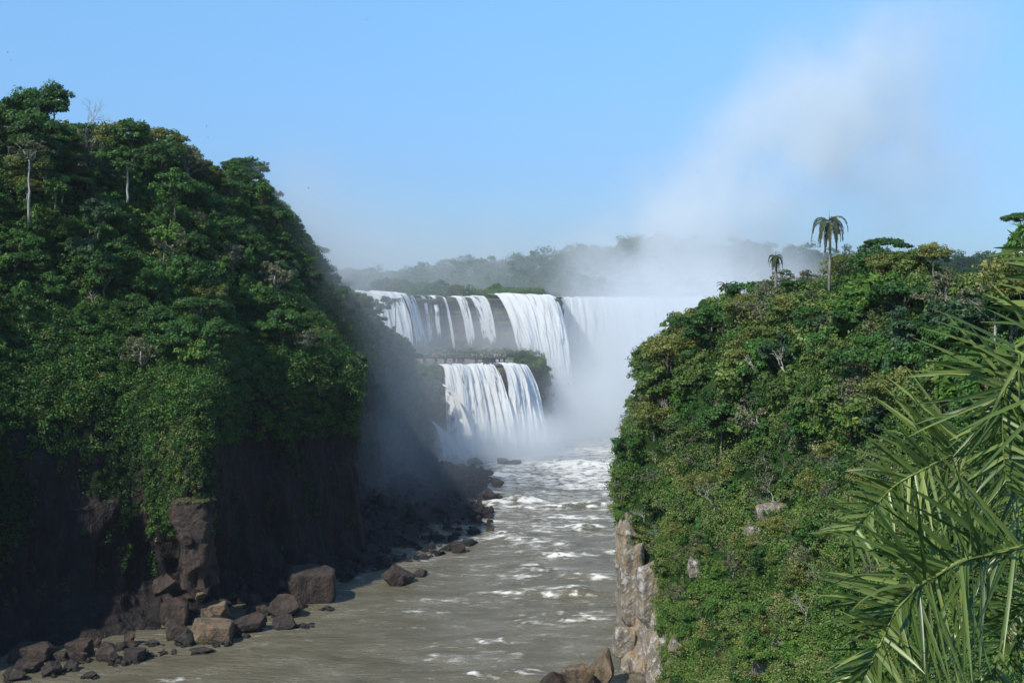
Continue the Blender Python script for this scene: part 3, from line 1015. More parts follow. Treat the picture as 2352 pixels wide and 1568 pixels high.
def species(key, name, look, style, Rr, H, h, npuff, nleaf, ls, leaf, flat=.8, bark=None, variants=2, group='forest trees', nl=7):
    vs = []
    for v in range(variants):
        sd_ = sum(map(ord, key)) * 7 + v * 101
        zc = h * .82
        cmh, cs = crown_mesh(name + '_crown', sd_, style, Rr * (1 + .1 * v), H, zc, npuff, nleaf, ls, flat)
        cmh.materials.append(LEAF[leaf])
        tm = trunk_mesh(name + '_trunk', sd_ + 3, h * (.8 if style != 'tall' else 1.1), max(.16, Rr * .06), cs, nl)
        tm.materials.append(bark or BARK)
        vs.append((cmh, tm))
    SPECIES[key] = dict(name=name, look=look, vs=vs)


species('dark', 'broadleaf_tree', 'dark round-crowned tree', 'round', 4.6, 3.6, 7.5, 34, 5200, .34, 'dark', variants=3)
species('mid', 'leafy_tree', 'mid green bushy tree', 'round', 4.2, 3.4, 6.5, 30, 4800, .33, 'mid', variants=3)
species('light', 'bright_tree', 'bright yellow-green tree', 'round', 3.4, 3.0, 5.5, 24, 3600, .32, 'light', variants=2)
species('olive', 'olive_tree', 'olive-brown spreading tree', 'round', 4.8, 3.0, 7.0, 34, 4400, .3, 'olive', flat=.6, variants=3)
species('flat', 'umbrella_tree', 'flat-topped layered tree', 'flat', 5.5, 4.0, 8.5, 30, 4200, .3, 'dark', flat=.42, variants=2)
species('grey', 'sparse_tree', 'greyish sparse-leaved tree', 'sparse', 4.6, 3.6, 7.0, 44, 2600, .26, 'grey', variants=2, nl=16, bark=PALEBARK)
species('blue', 'dense_tree', 'blue-green dense tree', 'round', 4.0, 3.6, 6.5, 28, 4600, .33, 'blue', variants=2)
species('tall', 'vine_tree', 'vine-wrapped columnar tree', 'tall', 2.6, 5.0, 5.5, 30, 4400, .3, 'mid', flat=1.1, variants=2)

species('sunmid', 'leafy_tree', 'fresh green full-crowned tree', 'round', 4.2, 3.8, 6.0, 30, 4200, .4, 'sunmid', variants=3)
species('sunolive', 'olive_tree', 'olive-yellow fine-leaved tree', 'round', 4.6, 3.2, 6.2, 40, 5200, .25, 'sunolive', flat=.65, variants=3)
species('big', 'large_leaved_tree', 'large-leaved bright tree', 'round', 3.6, 3.4, 5.0, 22, 1900, .62, 'light', variants=2)
PLACED = []     # (species key, area, root)


def tree(key, loc, s=1.0, area='left', rz=None, v=None, sz=None):
    sp = SPECIES[key]
    v = random.randrange(len(sp['vs'])) if v is None else v
    r = empty(sp['name'], loc, random.uniform(0, 6.28) if rz is None else rz)
    r.scale = (s, s, sz or s * random.uniform(.9, 1.15))
    for nm, me in (('crown', sp['vs'][v][0]), ('trunk', sp['vs'][v][1])):
        o = bpy.data.objects.new(nm, me)
        COL.objects.link(o)
        o.parent = r
    PLACED.append((key, area, r))
    return r


def bare_mesh(name, seed, L=5.0, r=.16, levels=4, spread=.75, lean=(0, 0)):
    rnd = random.Random(seed)
    mb = MB()

    def grow(p, d, L_, r_, lv):
        e = p + d * L_
        q = branch_tube(mb, p, e, r_, r_ * .55, rnd, 4 if lv < 2 else 5, 3, .13)
        if lv == 0:
            return
        for k in range(rnd.choice([2, 3, 3])):
            nd_ = (d + Vector([rnd.uniform(-1, 1) for _ in range(3)]) * spread).normalized()
            if nd_.z < -.2:
                nd_.z *= -.4
            grow(q[rnd.choice([2, 3])], nd_, L_ * rnd.uniform(.55, .85), r_ * .58, lv - 1)
    grow(Vector((0, 0, -1)), Vector((lean[0], lean[1], 1)).normalized(), L, r, levels)
    return mb.mesh(name, True)


# ---- undergrowth: shrubs, vines and creepers nobody could count
def surface_samples(name, n, rng, rowlo=0.0, rowhi=1.0, maxrock=9.0, minrock=-9.0, view=None, weight=None):
    G, N, rr = TERR[name]
    a, b = G.shape[:2]
    e1 = np.linalg.norm(G[1:, :-1] - G[:-1, :-1], axis=2)
    e2 = np.linalg.norm(G[:-1, 1:] - G[:-1, :-1], axis=2)
    w_ = e1 * e2
    cj = np.arange(b - 1) / (b - 1)
    w_ = w_ * ((cj >= rowlo) & (cj <= rowhi))[None, :]
    w_ = w_ * (rr[:-1, :-1] <= maxrock) * (rr[:-1, :-1] >= minrock)
    c = G[:-1, :-1]
    uu = (512 + F * c[..., 0] / np.maximum(c[..., 1], 1)) / S
    w_ = w_ * ((uu > -260) & (uu < 2620))
    if view:
        w_ = w_ * ((uu > view[0]) & (uu < view[1]))
    if weight is not None:
        w_ = w_ * weight(c, N[:-1, :-1])
    # facing the camera (or nearly): what shows, plus a margin
    to = -c + np.array([0, 0, CAMZ])
    fc = (to * N[:-1, :-1]).sum(2) / np.linalg.norm(to, axis=2)
    w_ = w_ * (.12 + .88 * (np.abs(fc) > .02))
    p = (w_ / w_.sum()).ravel()
    k = rng.choice(len(p), n, p=p)
    i, j = np.divmod(k, b - 1)
    f = rng.random((n, 2))
    P0 = G[i, j] * (1 - f[:, :1]) * (1 - f[:, 1:]) + G[i + 1, j] * f[:, :1] * (1 - f[:, 1:]) + G[i, j + 1] * (1 - f[:, :1]) * f[:, 1:] + G[i + 1, j + 1] * f[:, :1] * f[:, 1:]
    return P0, N[i, j]


def under(name, pts, nrm, rad, nper, ls, seed, mat, flat=.8, tb=.4, tv=.04):
    rng = np.random.default_rng(seed)
    r = rad[0] + (rad[1] - rad[0]) * rng.random(len(pts)) ** 1.7
    c = pts + nrm * r[:, None] * .35 + np.array([0, 0, 1]) * (r * .25)[:, None]
    big = fbm(pts[:, 0] / 16, pts[:, 1] / 16, pts[:, 2] / 12, 3, seed)
    tint = np.clip(tb + .42 * big + .16 * rng.normal(size=len(pts)), 0, 1)
    V, Fc, tt = puff_leaves(c, r, nper, ls, rng, flat, tint=tint, tvar=tv, inner=.5)
    o = link(name, mesh_np(name, V, Fc, attrs={'tint': ('FACE', tt)}), None, [mat])
    return tag(o, kind='stuff')


rg = np.random.default_rng(3)
p, n = surface_samples('left_cliff', 4600, rg, .50, .88, maxrock=.75)
under('undergrowth', p, n, (1.0, 3.2), 90, .36, 21, LEAF['ground'], tb=.4)
p, n = surface_samples('left_cliff', 1500, rg, .40, .62)
under('undergrowth', p, n, (1.0, 2.2), 80, .32, 22, LEAF['ground'], flat=1.3, tb=.34)
p, n = surface_samples('left_cliff', 2400, rg, .16, .56, minrock=.1, weight=lambda c, N: np.clip(fbm(c[..., 0] / 14, c[..., 1] / 14, c[..., 2] / 26, 3, 15) * 2.2 + (c[..., 2] - 30) / 40, .02, 1))
under('cliff_creepers', p, n, (.4, 1.9), 60, .26, 23, LEAF['dark'], flat=1.8, tb=.15)
p, n = surface_samples('left_cliff', 500, rg, .86, 1.0)
under('undergrowth', p, n, (1.6, 3.2), 60, .5, 121, LEAF['ground'], tb=.36)
p, n = surface_samples('hazy_headland', 500, rg, .84, 1.0)
under('undergrowth', p, n, (1.6, 3.2), 60, .5, 124, LEAF['ground'], tb=.3)
p, n = surface_samples('hazy_headland', 3200, rg, .48, .87)
under('undergrowth', p, n, (1.3, 2.8), 60, .5, 24, LEAF['ground'], tb=.3)
p, n = surface_samples('hazy_headland', 700, rg, .32, .56)
under('cliff_creepers', p, n, (.8, 1.8), 50, .4, 25, LEAF['ground'], flat=1.5, tb=.25)
def patchy(seed, sc=11.0, cut=.0, zlo=-99, zhi=999):
    """plants of one kind keep together in patches"""
    def f(c, N):
        v = fbm(c[..., 0] / sc, c[..., 1] / sc, c[..., 2] / (sc * .7), 3, seed)
        return np.clip((v - cut) * 9, .015, 1) * (c[..., 2] > zlo) * (c[..., 2] < zhi)
    return f


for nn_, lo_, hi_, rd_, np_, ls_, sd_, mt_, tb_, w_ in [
        (3600, .36, .92, (.8, 1.8), 90, .24, 26, 'mid', .22, None),  # dim base layer, shade between the crowns put into the tint
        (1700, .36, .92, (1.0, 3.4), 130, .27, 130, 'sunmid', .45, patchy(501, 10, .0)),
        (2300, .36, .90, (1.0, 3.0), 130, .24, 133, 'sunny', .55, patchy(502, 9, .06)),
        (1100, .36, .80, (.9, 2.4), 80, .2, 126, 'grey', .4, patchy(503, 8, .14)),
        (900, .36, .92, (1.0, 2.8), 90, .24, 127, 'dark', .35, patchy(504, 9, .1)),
        (2000, .06, .42, (.5, 1.3), 90, .17, 27, 'mid', .3, None),  # lower slope base layer, its tint darkened as shade between the bushes
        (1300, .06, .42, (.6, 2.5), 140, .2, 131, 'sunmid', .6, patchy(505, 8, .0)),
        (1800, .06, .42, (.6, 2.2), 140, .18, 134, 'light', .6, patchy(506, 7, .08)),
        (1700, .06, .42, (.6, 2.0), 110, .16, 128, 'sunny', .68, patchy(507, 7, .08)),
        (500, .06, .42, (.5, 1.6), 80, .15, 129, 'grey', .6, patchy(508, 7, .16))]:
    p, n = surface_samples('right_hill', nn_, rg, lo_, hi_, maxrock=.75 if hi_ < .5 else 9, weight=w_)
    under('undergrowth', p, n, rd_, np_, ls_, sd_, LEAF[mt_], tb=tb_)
p, n = surface_samples('falls_terrace', 420, rg, .22, .75, weight=lambda c, N: (c[..., 0] < -37) * 1.0 + (c[..., 0] > 4) * .12)
under('terrace_bushes', p, n, (1.0, 2.6), 70, .45, 28, LEAF['ground'], flat=1.0, tb=.45)
p, n = surface_samples('falls_terrace', 200, rg, .0, .26, weight=lambda c, N: (c[..., 1] < 748) * (c[..., 1] > 705) * 1.0)
under('terrace_bushes', p, n, (1.0, 2.6), 80, .5, 29, LEAF['ground'], flat=.9, tb=.4)
p, n = surface_samples('upper_falls_cliff', 2300, rg, .22, .52, weight=lambda c, N: (c[..., 0] > -130) * (c[..., 0] < 34) * ((c[..., 0] < -98) | (c[..., 2] > 79.2)) * (((c[..., 0] > -62) & (c[..., 0] < -12)) | (c[..., 1] > 772)))
under('cliff_top_bushes', p, n, (1.3, 3.8), 60, .55, 30, LEAF['ground'], tb=.5)
p, n = surface_samples('left_cliff', 420, rg, .22, .5, view=(325, 478))
under('cliff_creepers', p, n, (.4, 1.7), 70, .26, 132, LEAF['ground'], flat=1.5, tb=.5)
# far forest: crowns standing close, reads as one mass
rf = np.random.default_rng(5)
m = 7600
fx = rf.uniform(-330, 720, m)
fy = 895 + 200 * rf.random(m) ** 1.1
fz = far_h(fx, fy)
hgt = rf.uniform(0, 9, m) + rf.uniform(0, 8, m) * (fbm(fx / 18, fy / 18, 0, 2, 66) > .12)
cen = np.stack([fx, fy, fz + hgt], 1)
rad = rf.uniform(2.2, 5.2, m)
tint = np.clip(.4 + .5 * fbm(fx / 30, fy / 30, 0, 3, 77) + .15 * rf.normal(size=m), 0, 1)
V, Fc, tt = puff_leaves(cen, rad, 64, .85, rf, .85, tint=tint, tvar=.06, inner=.6)
tag(link('far_forest', mesh_np('far_forest', V, Fc, attrs={'tint': ('FACE', tt)}), None, [LEAF['far']]), kind='stuff')

# ---- individual trees
HT = {'sunmid': 10.5, 'sunolive': 10, 'big': 9, 'dark': 10.5, 'mid': 10, 'light': 8.5, 'olive': 9.5, 'flat': 9.5, 'grey': 9.5, 'blue': 10, 'tall': 11}
SKYL = {'right': [(1430, 830), (1455, 800), (1565, 700), (1640, 672), (1700, 640), (1790, 642), (1850, 628), (1900, 636), (1965, 608), (2000, 565), (2150, 565), (2170, 615), (2250, 605), (2310, 570), (2400, 500)],
        'left': [(0, 205), (70, 195), (120, 190), (150, 250), (230, 268), (300, 262), (380, 275), (430, 325), (520, 405), (570, 485), (640, 595), (700, 705), (790, 790)],
        'haze': [(430, 325), (520, 350), (590, 385), (640, 450), (665, 545), (700, 565), (760, 610), (785, 655), (830, 675), (900, 715), (930, 775), (945, 835)]}


def fits(area, key, q, s):
    if area not in SKYL:
        return True
    U, V = proj((q[0], q[1], q[2] + HT[key] * s))
    a = SKYL[area]
    return V >= np.interp(U, [p[0] for p in a], [p[1] for p in a])


def scatter_trees(name, n, rowlo, rowhi, mind, keys, area, smin, smax, maxrock=.6, seed=1, view=None, weight=None):
    rng = np.random.default_rng(seed)
    pts, nr = surface_samples(name, n * 14, rng, rowlo, rowhi, maxrock=maxrock, view=view, weight=weight)
    got = []
    for q, nn in zip(pts, nr):
        U, V = proj(q)
        if U < -60 or U > 2410 or V < -50 or V > 1640:
            continue
        if all((q[0] - g[0]) ** 2 + (q[1] - g[1]) ** 2 + (q[2] - g[2]) ** 2 > mind ** 2 for g in got):
            k = rng.choice(len(keys))
            s_ = rng.uniform(smin, smax)
            if not fits(area, keys[k], q, s_):
                s_ *= .6
                if not fits(area, keys[k], q, s_):
                    continue
            got.append(q)
            tree(keys[k], (q[0], q[1], q[2] - .6), s_, area)
            if len(got) >= n:
                break
    return len(got)


random.seed(21)
K1 = ['dark', 'dark', 'mid', 'mid', 'blue', 'olive', 'grey', 'flat', 'tall', 'light', 'dark', 'tall']
scatter_trees('left_cliff', 150, .60, .90, 6.0, K1, 'left', .7, 1.25, seed=1)
scatter_trees('left_cliff', 34, .84, .93, 8.0, ['dark', 'olive', 'flat', 'mid', 'grey'], 'left', 1.0, 1.45, seed=2)
scatter_trees('hazy_headland', 100, .56, .86, 5.5, ['dark', 'dark', 'blue', 'mid', 'flat'], 'haze', .7, 1.25, seed=3)
K2 = ['sunmid', 'mid', 'sunolive', 'light', 'dark', 'blue', 'sunolive', 'flat', 'tall', 'grey', 'sunmid', 'big', 'grey']
scatter_trees('right_hill', 175, .50, .88, 4.0, K2, 'right', .55, 1.15, seed=4)
scatter_trees('right_hill', 210, .16, .56, 3.2, ['sunmid', 'sunolive', 'light', 'grey', 'mid', 'sunolive', 'big', 'grey'], 'rlow', .25, .62, seed=5, maxrock=.5)
scatter_trees('upper_falls_cliff', 38, .12, .42, 5, ['mid', 'olive', 'grey', 'dark', 'olive'], 'upper', .55, 1.05, seed=6, weight=lambda c, N: (c[..., 0] > -125) * (c[..., 0] < -8) * (c[..., 1] > 742) * (c[..., 1] < 850))


def tree_at(key, U, Vtop, D, s, area, name, sz=None, h0=None):
    """a tree whose crown top shows at (U, Vtop) at distance D"""
    x, y, zt = P(U, Vtop, D)
    hh = {'sunmid': 10.5, 'sunolive': 10, 'big': 9, 'dark': 12, 'mid': 11, 'light': 9.5, 'olive': 11, 'flat': 11, 'grey': 11.5, 'blue': 11, 'tall': 12}[key] * (sz or s)
    r = tree(key, (x, y, zt - hh), s, area, sz=sz or s)
    return r


# skyline and other trees one can tell apart, set where the photograph has them
for key, U, V, D, s in [('dark', 70, 190, 385, 1.5), ('dark', 120, 178, 392, 1.2), ('dark', 20, 225, 380, 1.4), ('mid', 100, 300, 375, 1.3), ('dark', 90, 240, 375, 1.5), ('olive', 280, 258, 420, 1.5), ('dark', 300, 256, 412, 1.3), ('olive', 380, 275, 425, 1.4),
                        ('dark', 370, 305, 410, 1.3), ('grey', 430, 320, 430, 1.2), ('grey', 200, 330, 400, 1.2), ('light', 125, 385, 352, 1.0), ('olive', 60, 325, 360, 1.3), ('mid', 400, 370, 395, 1.3), ('blue', 225, 440, 350, 1.0),
                        ('light', 375, 490, 352, 1.15), ('olive', 480, 365, 440, 1.1)]:
    tree_at(key, U, V, D, s, 'left', '')
for key, U, V, D, s in [('flat', 560, 348, 500, 1.3), ('dark', 600, 400, 500, 1.3), ('dark', 540, 380, 480, 1.3), ('dark', 630, 450, 505, 1.2), ('blue', 650, 505, 515, 1.1), ('flat', 710, 548, 525, 1.2), ('dark', 735, 590, 525, 1.1), ('dark', 765, 625, 535, 1.0),
                        ('mid', 880, 672, 560, .9), ('tall', 905, 740, 566, .9), ('dark', 925, 775, 575, .8), ('dark', 580, 360, 512, 1.1), ('dark', 615, 420, 520, 1.2)]:
    tree_at(key, U, V, D, s, 'haze', '')
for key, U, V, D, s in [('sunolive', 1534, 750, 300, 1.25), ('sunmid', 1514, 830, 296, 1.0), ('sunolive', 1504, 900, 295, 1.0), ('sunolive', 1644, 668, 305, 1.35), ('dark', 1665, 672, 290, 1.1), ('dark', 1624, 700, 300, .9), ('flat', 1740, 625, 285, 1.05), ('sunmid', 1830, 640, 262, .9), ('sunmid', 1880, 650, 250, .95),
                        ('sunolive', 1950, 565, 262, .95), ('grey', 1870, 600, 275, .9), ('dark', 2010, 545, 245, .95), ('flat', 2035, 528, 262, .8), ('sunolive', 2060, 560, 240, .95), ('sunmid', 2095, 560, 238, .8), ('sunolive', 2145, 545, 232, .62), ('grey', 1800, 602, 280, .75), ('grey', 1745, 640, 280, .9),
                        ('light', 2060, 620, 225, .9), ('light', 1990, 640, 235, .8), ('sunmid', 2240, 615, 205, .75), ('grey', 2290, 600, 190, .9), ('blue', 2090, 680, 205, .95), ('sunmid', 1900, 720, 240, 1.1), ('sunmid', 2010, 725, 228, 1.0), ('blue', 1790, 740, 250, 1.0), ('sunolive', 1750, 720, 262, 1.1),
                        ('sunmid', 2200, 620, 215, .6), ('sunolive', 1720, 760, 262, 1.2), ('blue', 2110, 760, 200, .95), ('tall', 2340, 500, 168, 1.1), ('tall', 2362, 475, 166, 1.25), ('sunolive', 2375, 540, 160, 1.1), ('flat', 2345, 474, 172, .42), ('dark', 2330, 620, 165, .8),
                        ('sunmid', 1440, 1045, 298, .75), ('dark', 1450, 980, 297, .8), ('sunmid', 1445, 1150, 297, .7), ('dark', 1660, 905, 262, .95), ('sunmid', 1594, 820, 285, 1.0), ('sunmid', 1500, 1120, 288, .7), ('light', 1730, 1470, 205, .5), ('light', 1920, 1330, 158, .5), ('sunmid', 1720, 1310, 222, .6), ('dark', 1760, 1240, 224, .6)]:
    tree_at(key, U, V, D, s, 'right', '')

# ---- bare trees and dead branches
def bare(U, V, size, label, seed, lean=(0, 0), levels=4, name='bare_tree', mat=PALEBARK, spread=.75, D=None, rscale=1.0):
    q = Vector(P(U, V, D)) if D else hit(U, V)
    L = size / 2.6
    d0 = (Vector((0, 0, CAMZ)) - q).normalized()
    q = q + d0 * (2.5 if not D else 0)
    me = bare_mesh(name, seed, L, .16 * size / 6 * rscale, levels, spread, lean)
    o = link(name, me, None, [mat])
    o.location = q
    return tag(o, label, 'tree')


bare(200, 330, 16, 'leafless pale tree standing out on the left hill skyline', 4, levels=5, D=405, spread=.6, rscale=.6)
bare(1722, 975, 7, 'white leafless shrub in the middle of the right hill face', 5, levels=5, spread=.95)
bare(1890, 800, 9, 'large bare tree with twisted pale limbs among green crowns', 6, levels=5, lean=(.3, 0))
bare(1640, 1190, 9, 'broad tangle of grey twigs above the pale rock ledge', 8, levels=6, spread=1.1, rscale=.6, name='dead_shrub')
bare(1850, 1420, 5.5, 'fan of bare grey twigs beside the yellow-green bush', 9, levels=5, spread=.9, rscale=.6, name='dead_shrub')
bare(1475, 868, 4, 'bleached dead branch sticking out left from the right hill', 10, lean=(-1, 0), name='dead_branch', levels=3)
bare(1540, 955, 6, 'drooping pale roots and branches on the left edge of the right hill', 12, lean=(-.6, -.2), name='dead_branch', levels=4)
bare(1812, 860, 8, 'leaning white trunk forked to the left, middle of the right hill', 13, lean=(-.6, 0), levels=3, spread=.5)
bare(1745, 862, 7, 'slim leaning pale trunk under an olive crown', 14, lean=(-.45, 0), levels=2, spread=.4)
bare(1915, 1020, 3.5, 'short broken white log leaning in the right hill scrub', 15, lean=(-.8, 0), name='broken_log', levels=1, spread=.3)
bare(2105, 850, 8, 'slender white trunk in the dark gap of the right hill', 16, levels=2, lean=(-.1, 0), spread=.4)
bare(2015, 670, 4, 'short twisted white limb poking through the canopy top', 17, levels=3, spread=1.0, name='dead_branch')
bare(1480, 1190, 5, 'grey twiggy shrub overhanging the lichen cliff', 18, levels=5, spread=1.0, rscale=.6, name='dead_shrub')
bare(1775, 1160, 6, 'pale bare shrub beside the rock outcrop', 19, levels=5, spread=1.0, rscale=.7, name='dead_shrub')
bare(1960, 1100, 4.5, 'grey branching shrub just left of the palm leaf tips', 20, levels=5, spread=.9, rscale=.7, name='dead_shrub')


rb_ = np.random.default_rng(77)
shrub_meshes = [bare_mesh('twiggy_shrub', 900 + k, 1.7, .055, 5, 1.0) for k in range(6)]
for me in shrub_meshes:
    me.materials.append(MIDBARK if rb_.random() < .5 else PALEBARK)
SHRUBS = []
while len(SHRUBS) < 64:
    U_, V_ = rb_.uniform(1450, 2150), rb_.uniform(760, 1520)
    if len(SHRUBS) >= 48:
        U_, V_ = rb_.uniform(20, 560), rb_.uniform(330, 700)
    if V_ > 1350 and rb_.random() < .6 or (V_ < 900 and rb_.random() < .5):
        continue
    q = hit(U_, V_)
    if q is None or q.z < 4 or any((q - a).length < 4.5 for a, b, c, d in SHRUBS):
        continue
    q = q + (Vector((0, 0, CAMZ)) - q).normalized() * 1.6
    o = bpy.data.objects.new('twiggy_shrub', shrub_meshes[len(SHRUBS) % 6])
    COL.objects.link(o)
    o.location = q
    s_ = rb_.uniform(.7, 1.45) * q.y / 230
    o.scale = (s_, s_, s_)
    o.rotation_euler = (rb_.uniform(-.5, .5), rb_.uniform(-.6, .6), rb_.uniform(0, 6))
    SHRUBS.append((q, U_, V_, o))


def pole_tree(U, V0, V1, D, label, seed, crown='olive', s=.6):
    a = Vector(P(U, V1, D))
    b = Vector(P(U + 1, V0, D))
    r = empty('pale_trunk_tree', a)
    mb = MB()
    rnd = random.Random(seed)
    L = (b - a).length
    pts = branch_tube(mb, (0, 0, -3), (b - a), .34, .2, rnd, 7, 6, .03)
    for k in range(7):
        an = k * 2.4
        branch_tube(mb, b - a - Vector((0, 0, rnd.uniform(0, 1))), (b - a) + Vector((math.cos(an) * 3.2, math.sin(an) * 3.2, rnd.uniform(1.5, 4))), .12, .03, rnd, 5, 3, .2)
    mb.build('trunk', PALEBARK, r, True)
    cr = bpy.data.objects.new('crown', SPECIES[crown]['vs'][0][0])
    COL.objects.link(cr)
    cr.parent = r
    cr.scale = (s * 1.2, s * 1.2, s)
    zc = 7.0 * s
    cr.location = (b - a) + Vector((0, 0, 3 - zc))
    return tag(r, label, 'tree')


pole_tree(66, 362, 486, 345, 'tall straight white trunk with thin crown at far left hillside', 1, 'grey', .95)
pole_tree(292, 385, 440, 360, 'forked white trunk tree high in the middle of the left hill', 2, 'dark', .9)


# ---- palms
def frond_geo(V_, F_, T_, base, tip_dir, L, droop, nl, ll, lw, rng, hang=.7, tint=.5):
    """append rachis + leaflets of one arching frond"""
    pts = []
    d = Vector(tip_dir).normalized()
    p = Vector(base)
    for i in range(13):
        pts.append(p.copy())
        p = p + d * (L / 12)
        d = (d + Vector((0, 0, -droop * (.05 + .12 * i / 12)))).normalized()
    frond_poly(V_, F_, T_, pts, nl, ll, lw, rng, hang, tint)


def frond_poly(V_, F_, T_, pts, nl, ll, lw, rng, hang=.7, tint=.5, rr=.02, nseg=3, fwd=.75, plane=None, start=.1, jit=.12, side_len=(1, 1), hside=(1, 1)):
    P0 = np.array([tuple(p) for p in pts])
    C = cm(P0, 40)
    # rachis
    b0 = len(V_)
    for i, c in enumerate(C):
        t = C[min(i + 1, 39)] - C[max(i - 1, 0)]
        t /= np.linalg.norm(t)
        s1 = np.cross(t, [0, 0, 1.])
        s1 /= np.linalg.norm(s1) + 1e-9
        s2 = np.cross(s1, t)
        r = rr * (1 - .8 * i / 39)
        for k in range(4):
            a = k * math.pi / 2
            V_.append(c + s1 * math.cos(a) * r + s2 * math.sin(a) * r)
    for i in range(39):
        for k in range(4):
            F_.append((b0 + i * 4 + k, b0 + i * 4 + (k + 1) % 4, b0 + i * 4 + 4 + (k + 1) % 4, b0 + i * 4 + 4 + k))
            T_.append(.85)
    for q in range(nl):
        s = start + (1 - start) * (q + .5) / nl
        i = min(int(s * 39), 38)
        f = s * 39 - i
        c = C[i] * (1 - f) + C[i + 1] * f
        t = C[i + 1] - C[i]
        t /= np.linalg.norm(t)
        up = np.array([0, 0, 1.]) if plane is None else np.array(plane, float)
        sd1 = np.cross(t, up)
        sd1 /= np.linalg.norm(sd1) + 1e-9
        nn = np.cross(sd1, t)
        for si, side in enumerate((-1, 1)):
            env = math.sin(min(1, s * 1.15 + .12) * math.pi * .92) ** .5 * (1 - .35 * s)
            l = ll * env * rng.uniform(.82, 1.1) * side_len[si]
            d = side * sd1 + t * fwd * rng.uniform(.7, 1.3) + nn * rng.uniform(-.1, .45) + rng.normal(size=3) * jit
            d /= np.linalg.norm(d)
            pp = c.copy()
            wv = np.cross(d, nn)
            wv = wv / (np.linalg.norm(wv) + 1e-9)
            tw = rng.uniform(-.9, .9)
            wv = wv * math.cos(tw) + nn * math.sin(tw)
            b = len(V_)
            tl = np.clip(tint + rng.normal() * .28, 0, 1)
            hg = hang * rng.uniform(.5, 1.4) * (hside[si])
            if rng.random() < .12:
                hg *= 3.2
            for j in range(nseg + 1):
                ww = lw * (1 - (j / nseg) ** 2.2) * (.6 + .4 * min(1, j * 2 / nseg + .2)) + .0015
                V_.append(pp - wv * ww)
                V_.append(pp + nn * ww * -.35)
                V_.append(pp + wv * ww)
                pp = pp + d * l / nseg
                d = d + np.array([0, 0, -hg * (j + 1) / nseg * (3.0 / nseg)])
                d /= np.linalg.norm(d)
            for j in range(nseg):
                F_.append((b + j * 3, b + j * 3 + 1, b + j * 3 + 4, b + j * 3 + 3))
                F_.append((b + j * 3 + 1, b + j * 3 + 2, b + j * 3 + 5, b + j * 3 + 4))
                T_ += [tl, tl]


def frond_obj(parent, V_, F_, T_, mat, name='frond'):
    me = mesh_np(name, np.array(V_), np.array(F_), attrs={'tint': ('FACE', T_)})
    return link(name, me, parent, [mat])


def distant_palm(U, Vb, Vt, D, label, seed, nf=16, L=3.6, droop=1.6, elev=.75):
    rng = np.random.default_rng(seed)
    a = Vector(P(U, Vb, D))
    top = Vector(P(U, Vt, D))
    r = empty('palm_tree', a)
    h = (top - a)
    mb = MB()
    mb.tube([(0, 0, -4), (0.1, 0, h.z * .3), (.15, 0, h.z * .7), (h.x, 0, h.z)], [.32, .27, .22, .2], 9)
    mb.build('trunk', MIDBARK, r, True)
    for k in range(nf):
        an = k * 2.399 + rng.uniform(-.2, .2)
        el = elev * (1 - 1.7 * (k / nf))
        V_, F_, T_ = [], [], []
        frond_geo(V_, F_, T_, h + Vector((0, 0, 0)), (math.cos(an), math.sin(an), el), L * rng.uniform(.85, 1.15), droop, 64, L * .2, .055, rng, hang=1.6, tint=.25 + .5 * (k / nf) ** 2)
        frond_obj(r, V_, F_, T_, LEAF['qpalm'])
    sp = MB()
    sp.tube([h, h + Vector((0.05, 0, L * .45))], [.06, .015], 6)
    sp.build('spear_leaf', LEAF['mid'], r)
    return tag(r, label, 'palm tree', 'tall feather palms above the forest')


distant_palm(1904, 660, 512, 250, 'tallest palm on the right skyline with long drooping fronds', 1, nf=22, L=5.6, droop=4.2, elev=1.5)
distant_palm(1781, 655, 592, 262, 'smaller tight-crowned palm left of the tallest palm', 2, nf=16, L=2.9, droop=5.0, elev=2.2)
distant_palm(908, 770, 688, 572, 'hazy palm standing in front of the leftmost waterfall', 3, nf=16, L=5.0, droop=1.2, elev=.6)
distant_palm(798, 700, 648, 545, 'dark palm on the shaded ridge left of the falls', 4, nf=14, L=4.2, droop=1.6, elev=.6)
distant_palm(1668, 690, 655, 296, 'short palm peeping from the canopy near the horseshoe fall', 5, nf=14, L=3.0, droop=1.2, elev=.9)

# foreground palm: fronds reach in from the right; the trunk stands outside the frame
fp = empty('foreground_palm', (5.9, 6.6, 84.0))
tag(fp, 'close palm with long arching green fronds entering from the right edge', 'palm tree')
FO = Vector(fp.location)
tb = MB()
tb.tube([(0, 0, -2.5), (.05, .05, 2), (-.05, 0, 4.5), (0, 0, 6.1)], [.26, .22, .2, .17], 12)
tb.build('trunk', BARK, fp, True)
HEART = Vector((5.9, 6.6, 90.0))


HS, HS2 = .3, .3


def near_frond(pts, nl, ll, seed, tint=.5, hang=.6, fwd=.62, plane=(0, -1, .15), lw=.0108, side_len=(1, 1), start=.05, heart=True, jit=.24):
    W_ = [Vector(P(*p)) for p in pts]
    if heart:
        W_ = [HEART, (HEART + W_[0]) * .5 + Vector((0, 0, .35))] + W_
    W_ = [q - FO for q in W_]
    rng = np.random.default_rng(seed)
    V_, F_, T_ = [], [], []
    frond_poly(V_, F_, T_, W_, nl, ll, lw, rng, hang, tint, rr=.016, nseg=7, fwd=fwd, plane=plane, start=start, side_len=side_len, jit=jit, hside=(HS, HS2))
    return frond_obj(fp, V_, F_, T_, LEAF['palm'])


